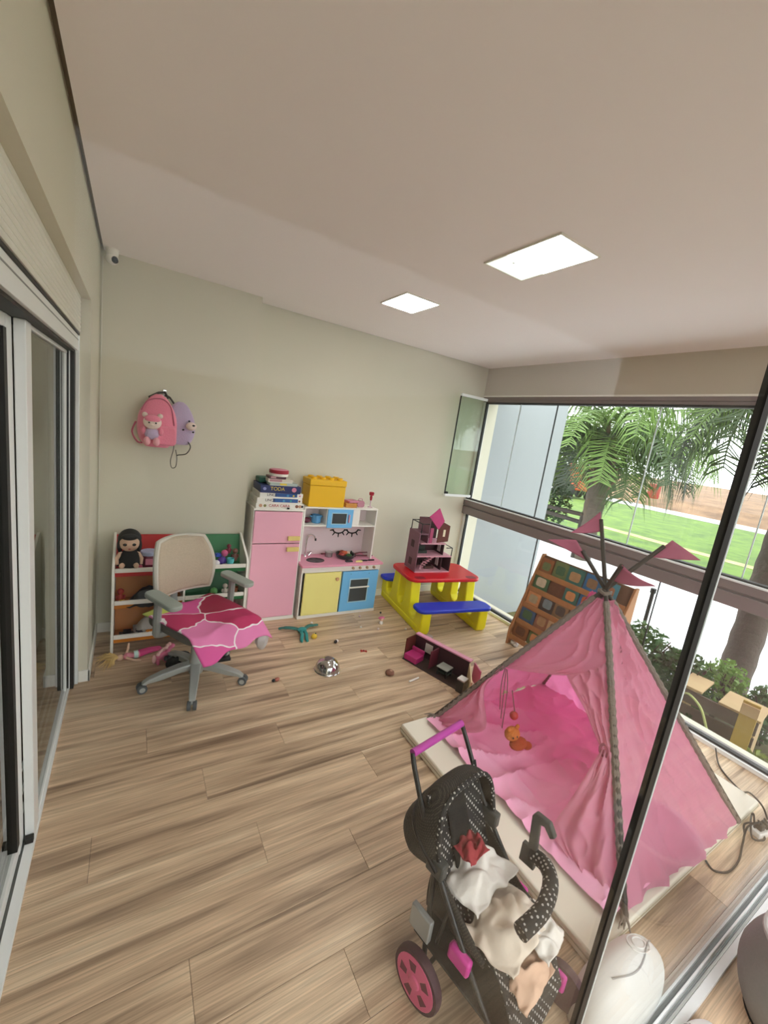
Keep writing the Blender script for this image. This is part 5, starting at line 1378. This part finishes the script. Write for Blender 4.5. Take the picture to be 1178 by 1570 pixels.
heap('red_doll_cloth', 'dark red crumpled cloth lying in the white doll dress', 0.005, 0.02, 0.415, 0.055, 0.042, 0.02, M('crimson_cloth', '9C3038', 0.8, var=0.1, scale=30), 5.0)
heap('cream_doll_dress', 'cream doll dress spilling over the front of the stroller seat', -0.01, -0.15, 0.305, 0.12, 0.085, 0.03, M('cream_cloth', 'E6D6C6', 0.85, bump=0.2, bscale=50), 9.0)
heap('lace_doll_blouse', 'white lace doll blouse beside the bumper bar of the stroller', 0.085, -0.22, 0.275, 0.065, 0.06, 0.04, WCL, 13.0)
heap('peach_doll_skirt', 'peach doll skirt hanging at the stroller footrest', -0.02, -0.24, 0.235, 0.085, 0.05, 0.025, M('peach_cloth', 'DDB79E', 0.85), 17.0)

# ------------------------------------------------------------------ white toy shells, basket, cords near the glass screen
t = thing('white_ride_on_toy', 'large white moulded plastic toy shell by the corner of the mat', 'toy', (1.415, 0.376, 0), R(-3))
WPL = M('white_plastic', 'E6E3E0', 0.4)
def shell(u, v):
    a = 2 * PI * u
    r = math.sin(PI / 2 * v) ** 0.8
    return (0.205 * r * math.copysign(abs(math.cos(a)) ** 0.8, math.cos(a)), 0.084 * r * math.copysign(abs(math.sin(a)) ** 0.8, math.sin(a)), 0.185 * math.cos(PI / 2 * v) ** 0.75)
MB().grid(shell, 40, 18).build('shell', WPL, t)
def on_shell(x, y):
    r = min(0.999, (abs(x / 0.205) ** 2.5 + abs(y / 0.084) ** 2.5) ** 0.4); v = 2 / PI * math.asin(r ** (1 / 0.8))
    return (x, y, 0.185 * math.cos(PI / 2 * v) ** 0.75 + 0.001)
for rr in (0.022, 0.038):
    MB().tube([on_shell(0.08 + rr * math.cos(a) * 1.2, 0.012 + rr * math.sin(a) * 0.8) for a in [k * PI / 12 for k in range(24)]], 0.0022, 6, closed=True).build('moulded_ring', WPL, t)
MB().tube([on_shell(-0.10 + 0.0145 * k, -0.012 - 0.022 * math.sin(k * 0.25)) for k in range(19)], 0.0025, 6).build('groove', M('grey_groove', '9E9A98', 0.5), t)
t = thing('white_toy_lid', 'small white rounded lid with a dark stripe at the track edge', 'toy', (1.55, 0.195, 0), R(-10))
MB().lathe([(0.085, 0), (0.09, 0.006), (0.085, 0.03), (0.06, 0.05), (0.02, 0.058)], 28, sx=1.0, sy=0.38).build('lid', WPL, t)
MB().tube([(-0.015, -0.031, 0.028), (-0.014, -0.02, 0.050), (-0.012, 0.0, 0.0595), (-0.012, 0.02, 0.050), (-0.012, 0.031, 0.028)], 0.003, 6).build('stripe', M('grey_groove'), t)
# grey fabric basket
t = thing('fabric_basket', 'grey fabric laundry basket with red lettering beyond the floor track', 'basket', (1.90, 0.032, 0))
GF = M('grey_felt', '8B8784', 0.95, var=0.08, scale=20, bump=0.3, bscale=120)
def bsk(u, v):
    a = 2 * PI * u
    r = 0.125 + 0.065 * math.sin(PI * min(1, 0.05 + 0.80 * v)) + 0.004 * noise.noise((math.cos(a) * 2, math.sin(a) * 2, v * 3))
    return (r * math.cos(a), r * math.sin(a), 0.30 * v)
MB().grid(bsk, 40, 16).build('wall', GF, t, thick=0.008)
MB().lathe([(0.145, 0.0), (0.145, 0.006)], 32).build('bottom', M('dark_felt', '3A3836', 0.95), t)
MB().tube([bsk(k / 40, 1.0) for k in range(40)], 0.008, 8, closed=True).build('rim', M('pale_felt_rim', 'B9B5B0', 0.95), t)
text_part('lettering', 'ora', 0.07, (-0.012, 0.168, 0.245), (R(97), 0, R(4)), M('red_thread', 'A8283A', 0.7), t)
# cords
t = thing('power_strip', 'white power strip with black plugs on the floor behind the tent', 'power strip', (2.86, 0.385, 0), R(-12))
B(-0.12, 0.12, -0.028, 0.028, 0, 0.032).build('body', WPL, t, bevel=0.006)
for xx in (-0.085, -0.035):
    MB().box(xx - 0.016, xx + 0.016, -0.016, 0.016, 0.032, 0.062).tube([(xx, 0, 0.06), (xx - 0.02, 0.005, 0.082)], 0.006, 6).build('plug', M('black_toy'), t, bevel=0.004)
for xx in (0.02, 0.07):
    MB().lathe([(0.018, 0.032), (0.018, 0.0328)], 14, (xx, 0, 0)).build('socket', M('grey_groove'), t)
PSI = (Matrix.Translation((2.86, 0.385, 0)) @ Matrix.Rotation(R(-12), 4, 'Z')).inverted()
for (pts, mt) in (
    ([(2.76, 0.40, 0.085), (2.70, 0.43, 0.05), (2.60, 0.41, 0.008), (2.48, 0.385, 0.005), (2.36, 0.385, 0.005), (2.30, 0.42, 0.005), (2.32, 0.458, 0.005)], BLACK),
    ([(2.81, 0.39, 0.085), (2.84, 0.43, 0.12), (2.92, 0.50, 0.10), (3.03, 0.56, 0.02), (3.16, 0.70, 0.006), (3.30, 0.78, 0.03)], BLACK),
    ([(2.75, 0.41, 0.02), (2.80, 0.44, 0.07), (2.82, 0.45, 0.05), (2.74, 0.43, 0.05), (2.70, 0.40, 0.012), (2.76, 0.37, 0.012), (2.80, 0.42, 0.03), (2.74, 0.45, 0.03), (2.69, 0.43, 0.012)], M('dark_cord', '232121', 0.5))):
    MB().tube([PSI @ Vector(p) for p in spline(pts, 8)], 0.0045, 6).build('cord', mt, t)

# ------------------------------------------------------------------ outdoors
GZ = -0.5
B(-8, 3.6, -9, YB, -0.3, -0.15).build('porch_paving', ground_mat('porch_stone', '77746D', '86837B', 4.0), smooth=False, kind=S)
B(-8, 3.6, -9.2, -9, -0.3, 2.4).build('wall_sky_blocker', M('sky_blocker_paint', '8C8A80', 0.9), smooth=False, kind=S)  # unseen wall added behind the view so the glass reflects less sky
B(3.6, 9.8, -14, 30, GZ - 0.1, GZ).build('driveway', ground_mat('pale_concrete', 'C9CBCC', 'DFE0DF', 6.0), smooth=False, kind=S)
B(9.8, 10.1, -14, 60, GZ - 0.1, GZ + 0.08).build('kerb', M('kerb_concrete', 'D2CEC2', 0.9), kind=S)
B(10.1, 27, -30, 70, GZ - 0.1, GZ + 0.04).build('lawn', ground_mat('mown_grass', '36520F', '5A761A', 1.6, bump=0.4), smooth=False, kind=S)
B(14.6, 15.2, -30, 70, GZ - 0.05, GZ + 0.05).build('dirt_path', ground_mat('pale_dirt', '7E8244', '98946E', 2.0), smooth=False, kind=S)
B(27, 30, -50, 90, GZ - 0.1, GZ + 0.06).build('road', ground_mat('pale_asphalt', '98968F', 'A8A6A2', 3.0), smooth=False, kind=S)
MB().prism([(30, GZ), (70, GZ), (70, 1.1), (45, 0.6), (34, 0.1)], -60, 110, 'y').build('soil_bank', ground_mat('bare_earth', '5E4630', '86684A', 0.6), smooth=False, kind=S)
# planted strip right below the window
B(3.45, 4.9, -3, 3.57, GZ - 0.1, GZ + 0.05).build('planting_bed', ground_mat('garden_soil', '3A3020', '5E5A30', 5.0, bump=0.5), smooth=False, kind=S)
B(3.44, 3.6, -3, 3.75, -1.0, -0.02).build('wall_plinth', WALL, smooth=False, kind=S)
# outer return of the far wall
B(3.6, 4.87, YF, 3.75, GZ - 0.2, 3.2).build('wall_exterior', M('exterior_white', '9DA2A4', 0.8), smooth=False, kind=S)

LEAFS = [M('palm_green', '33491C', 0.5, var=0.3, scale=3, trans=0.25), M('palm_light_green', '5F7A34', 0.5, var=0.3, scale=3, trans=0.3), M('palm_dark_green', '1C2A14', 0.6, var=0.3, scale=3, trans=0.15)]
BARK = M('palm_bark', '4E443A', 0.95, var=0.35, scale=9, bump=1.0, bscale=24)
def frond(az, up, length, mat, parent, n=34, droop=1.0, ll=0.5, seed=0, lw=0.02):
    rnd = random.Random(seed)
    mb = MB()
    h = Vector((math.cos(az), math.sin(az), 0)); s = Vector((-math.sin(az), math.cos(az), 0))
    pts = []
    for k in range(15):
        t = k / 14
        ang = up - droop * 1.9 * t ** 1.35
        if k == 0:
            p = Vector((0, 0, 0))
        else:
            p = pts[-1] + (h * math.cos(ang) + Vector((0, 0, 1)) * math.sin(ang)) * (length / 14)
        pts.append(p)
    mb.tube(pts, [0.028 * (1 - 0.85 * k / 14) for k in range(15)], 5)
    vs = []; fs = []
    for i in range(n):
        t = 0.12 + 0.88 * (i + 0.5) / n
        k = t * 14; j = min(int(k), 13); p = pts[j].lerp(pts[j + 1], k - j)
        d = (pts[j + 1] - pts[j]).normalized()
        for sd in (-1, 1):
            L_ = ll * (0.55 + 0.45 * math.sin(PI * min(1, t * 0.95 + 0.1))) * rnd.uniform(0.8, 1.15)
            o = (s * sd * rnd.uniform(0.75, 1.0) + d * 0.55 + Vector((0, 0, rnd.uniform(-0.25, 0.30)))).normalized()
            m_ = p + o * L_ * 0.5
            e = m_ + (o * 0.45 + Vector((0, 0, -rnd.uniform(0.7, 1.3)))).normalized() * L_ * 0.75
            w = (d + s * 0.3).normalized() * lw * (1.3 - 0.3 * t)
            b = len(vs)
            vs += [p - w, p + w, m_ + w * 1.1, m_ - w * 1.1, e]
            fs += [(b, b + 1, b + 2, b + 3), (b + 3, b + 2, b + 4)]
    mb._add(vs, fs)
    return mb.build('frond', mat, parent)
def palm(label, base, ztop, r0, r1, specs, stubs=10, lean=(0, 0)):
    t = thing('palm_tree', label, 'palm tree', base)
    hgt = ztop - base[2]
    pr = []
    for k in range(26):
        f = k / 25
        pr.append((lean[0] * f, lean[1] * f, hgt * f))
    tk = MB().tube(pr, [r0 + (r1 - r0) * k / 25 + (0.012 if k % 2 else 0) * (r0 / 0.2) for k in range(26)], 14).build('trunk', BARK, t)
    for k in range(stubs):
        a = k * 2.4; z = hgt * (0.55 + 0.42 * k / max(1, stubs))
        f = z / hgt
        MB().tube([(lean[0] * f + math.cos(a) * r1 * 0.6, lean[1] * f + math.sin(a) * r1 * 0.6, z - 0.1), (lean[0] * f + math.cos(a) * (r1 + 0.10), lean[1] * f + math.sin(a) * (r1 + 0.10), z + 0.22), (lean[0] * f + math.cos(a) * (r1 + 0.14), lean[1] * f + math.sin(a) * (r1 + 0.14), z + 0.45)], [0.05, 0.04, 0.02], 6).build('leaf_stub', M('dry_leaf_base', '5A4A38', 0.9), tk)
    for i, (az, up_, ln, mi, dr, ll) in enumerate(specs):
        f = frond(R(az), R(up_), ln, LEAFS[mi], t, 50, dr, ll, i + int(base[1] * 7), 0.0125 if base[0] > 7 else 0.008)
        f.location = (lean[0], lean[1], hgt - 0.05)
    return t
sp1 = []
for i in range(22):
    az = 360 * i / 22 + (i % 3) * 7
    sp1.append((az, (62, 38, 12, 50, 25)[i % 5], (2.9, 2.7, 2.3, 3.0, 2.6)[i % 5], (0, 1, 2, 1, 0)[i % 5], (1.0, 1.05, 0.95)[i % 3], 0.72))
for i in range(14):
    sp1.append((25.7 * i + 5, (8, -12, 22, -2)[i % 4], (2.2, 1.9, 2.5, 2.0)[i % 4], (1, 0, 2, 1, 0)[i % 5], 0.75, 0.95))
palm('large palm tree with shaggy trunk in front of the lawn', (9.2, 5.52, GZ), 2.45, 0.19, 0.23, sp1, 26, (0.0, 0.0))
sp2 = []
for i in range(16):
    sp2.append((360 * i / 16 + 11, (58, 30, 45, 15)[i % 4], (2.2, 2.0, 2.4, 1.9)[i % 4], (2, 0, 1)[i % 3], 1.05, 0.5))
for i in range(10):
    sp2.append((36 * i + 3, (5, -10)[i % 2], 1.5, (0, 1, 2)[i % 3], 0.7, 0.6))
palm('slim palm tree standing close outside the window on the right', (5.62, 1.38, GZ), 2.85, 0.145, 0.115, sp2, 8, (0.02, -0.05))
def bush(name, label, base, rx, ry, h, mat, n=900, seed=1, leaf=0.035, group=None):
    rnd = random.Random(seed)
    t = thing(name, label, 'bush', base, 0, group)
    st_ = MB()
    for k in range(7):
        a = rnd.uniform(0, 6.28)
        st_.tube([(0, 0, 0), (rx * 0.3 * math.cos(a), ry * 0.3 * math.sin(a), h * 0.5), (rx * 0.7 * math.cos(a), ry * 0.7 * math.sin(a), h * 0.85)], [0.014, 0.010, 0.005], 5)
    st_.build('stems', M('twig_brown', '4A3C2C', 0.9), t)
    vs = []; fs = []
    for k in range(n):
        a = rnd.uniform(0, 6.28); ph = math.acos(rnd.uniform(-0.6, 1)); q = rnd.uniform(0.55, 1.0)
        c = Vector((rx * q * math.sin(ph) * math.cos(a), ry * q * math.sin(ph) * math.sin(a), h * 0.5 + h * 0.5 * q * math.cos(ph)))
        u = Vector((rnd.uniform(-1, 1), rnd.uniform(-1, 1), rnd.uniform(-0.4, 0.8))).normalized()
        w = u.cross(Vector((rnd.uniform(-1, 1), rnd.uniform(-1, 1), rnd.uniform(-1, 1)))).normalized()
        l = leaf * rnd.uniform(0.7, 1.3)
        b = len(vs)
        vs += [c - u * l, c + w * l * 0.42, c + u * l, c - w * l * 0.42]
        fs += [(b, b + 1, b + 2, b + 3)]
    MB()._add(vs, fs).build('foliage', mat, t, smooth=False)
    return t
HG1 = M('hedge_green', '3C5A26', 0.6, var=0.4, scale=9, trans=0.3); HG2 = M('hedge_light_green', '6E8E3C', 0.6, var=0.3, scale=9, trans=0.3)
HGR = 'bushes planted below the window'
bush('hedge_bush', 'dark green bush seen just right of the tent top', (4.35, 1.80, GZ), 0.30, 0.34, 0.78, HG1, 1500, 1, 0.035, HGR)
bush('hedge_bush', 'green bush behind the black glass joint, right of the first', (4.35, 1.42, GZ), 0.28, 0.26, 0.70, HG1, 1300, 2, 0.035, HGR)
bush('hedge_bush', 'light green bush above the pale wooden crate', (4.75, 1.22, GZ), 0.22, 0.2, 0.66, HG2, 900, 3, 0.03, HGR)
bush('hedge_bush', 'green bush at the foot of the slim palm', (4.70, 0.86, GZ), 0.24, 0.2, 0.60, HG1, 1000, 4, 0.03, HGR)
bush('hedge_bush', 'low yellow-green plant right below the window on the right', (3.86, 0.66, GZ), 0.22, 0.30, 0.38, M('moss_green', '6E7A24', 0.7, var=0.4, scale=9, trans=0.2), 1100, 5, 0.032, HGR)
bush('hedge_bush', 'low dark plant between tent edge and garden stone', (3.95, 1.15, GZ), 0.25, 0.22, 0.32, HG1, 900, 6, 0.032, HGR)
bush('garden_shrub', 'tall dark shrub beside the edge of the outer white wall', (9.7, 7.25, GZ), 0.6, 0.75, 2.3, M('shrub_dark_green', '2C4420', 0.6, var=0.4, scale=4, trans=0.2), 2200, 9, 0.07)
# wooden crate, board, stone and hose in the bed
t = thing('wooden_crate', 'weathered wooden crate with pale plywood tops in the planting bed', 'crate', (4.15, 1.0, GZ + 0.05), R(6))
DKW = M('dark_weathered_wood', '5E4A42', 0.85, var=0.2, scale=12); PLY = M('pale_plywood', 'B0936A', 0.8, var=0.1, scale=10)
for k in range(3):
    B(-0.15, -0.13, -0.22, 0.26, 0.10 + 0.13 * k, 0.21 + 0.13 * k).build('side_board', DKW, t, bevel=0.003)
for yy in (-0.20, 0.24):
    B(-0.14, 0.14, yy - 0.015, yy + 0.015, 0.0, 0.48).build('end_board', PLY, t, bevel=0.003)
B(-0.17, 0.16, -0.23, 0.03, 0.48, 0.50).build('top_board', PLY, t, bevel=0.003)
B(-0.17, 0.16, 0.14, 0.30, 0.49, 0.51).build('top_board', PLY, t, bevel=0.003)
t = thing('yellow_board', 'yellow wooden board leaning upright in the planting bed', 'board', (3.80, 0.79, GZ + 0.05), R(10))
MB().at((0, 0, 0), (0, R(7), 0)).box(-0.012, 0.012, -0.05, 0.05, 0, 0.66).build('plank', M('yellow_timber', 'A88A38', 0.75, var=0.15, scale=9), t, bevel=0.003)
MB().at((0, 0, 0), (0, R(7), 0)).box(-0.03, -0.012, -0.05, 0.05, 0.56, 0.64).build('cleat', PLY, t, bevel=0.002)
tag(MB().ball((3.78, 1.06, GZ + 0.11), (0.16, 0.13, 0.10), 16, 10).build('garden_stone', M('grey_stone', '6E7470', 0.9, var=0.2, scale=10, bump=0.6, bscale=20)), 'grey garden stone right outside the window sill', 'stone')
tag(MB().tube(spline([(4.02, 1.28, GZ + 0.42), (3.95, 1.20, GZ + 0.50), (3.9, 1.08, GZ + 0.46), (3.86, 0.98, GZ + 0.32), (3.83, 0.92, GZ + 0.36), (3.82, 0.86, GZ + 0.30), (3.80, 0.80, GZ + 0.16), (3.74, 0.72, GZ + 0.20), (3.72, 0.62, GZ + 0.22), (3.74, 0.52, GZ + 0.12)], 8), 0.009, 6).build('garden_hose', M('pale_green_hose', 'B9C07A', 0.5)), 'pale green garden hose trailing over the planting bed', 'hose')
tag(MB().tube([(4.9, 2.05, GZ), (4.9, 2.05, GZ + 0.95)], 0.02, 8).tube([(4.9, 2.05, GZ + 0.95), (4.9, 2.05, GZ + 1.0)], 0.03, 8).build('garden_spike_lamp', BLACK), 'thin black garden post near the tent top outside', 'post')
# timber rails by the shaggy palm
t = thing('timber_rail', 'dark horizontal timber rails left of the shaggy palm', 'fence', (9.0, 6.05, GZ))
for (z0_, z1_) in ((0.86, 0.92), (1.05, 1.02)):
    MB().tube([(0.1, -0.55, z0_), (0.0, 1.8, z1_)], 0.05, 8).build('rail', M('dark_timber', '2E2820', 0.8), t)
for yy in (-0.4, 1.7):
    MB().tube([(0.05, yy, 0), (0.05, yy, 1.1)], 0.05, 8).build('post', M('dark_timber'), t)
# orange machine and a red barrel far away
t = thing('orange_machine', 'distant orange construction machine with yellow front', 'construction machine', (24.0, 15.9, GZ + 0.05), R(60))
ORG = M('machine_orange', 'B03A10', 0.5)
MB().box(-0.9, 0.6, -0.6, 0.6, 0.5, 1.5).box(-0.5, 0.5, -0.55, 0.55, 1.5, 2.1).build('body', ORG, t, bevel=0.08)
MB().box(0.6, 1.1, -0.5, 0.5, 0.5, 1.1).build('front', M('machine_yellow', 'E2C02E', 0.5), t, bevel=0.08)
for sy in (-0.6, 0.6):
    for sx in (-0.6, 0.6):
        MB().tube([(sx, sy - 0.12, 0.42), (sx, sy + 0.12, 0.42)], 0.42, 16).build('wheel', M('dark_tyre2', '1A1A1A', 0.8), t)
tag(MB().lathe([(0.35, 0), (0.38, 0.1), (0.38, 0.9), (0.35, 1.0), (0.3, 1.0)], 14, (31.0, 14.6, GZ + 0.55)).build('red_barrel', M('barrel_red', '8E2A22', 0.6)), 'distant red barrel on the bare earth beyond the road', 'barrel')
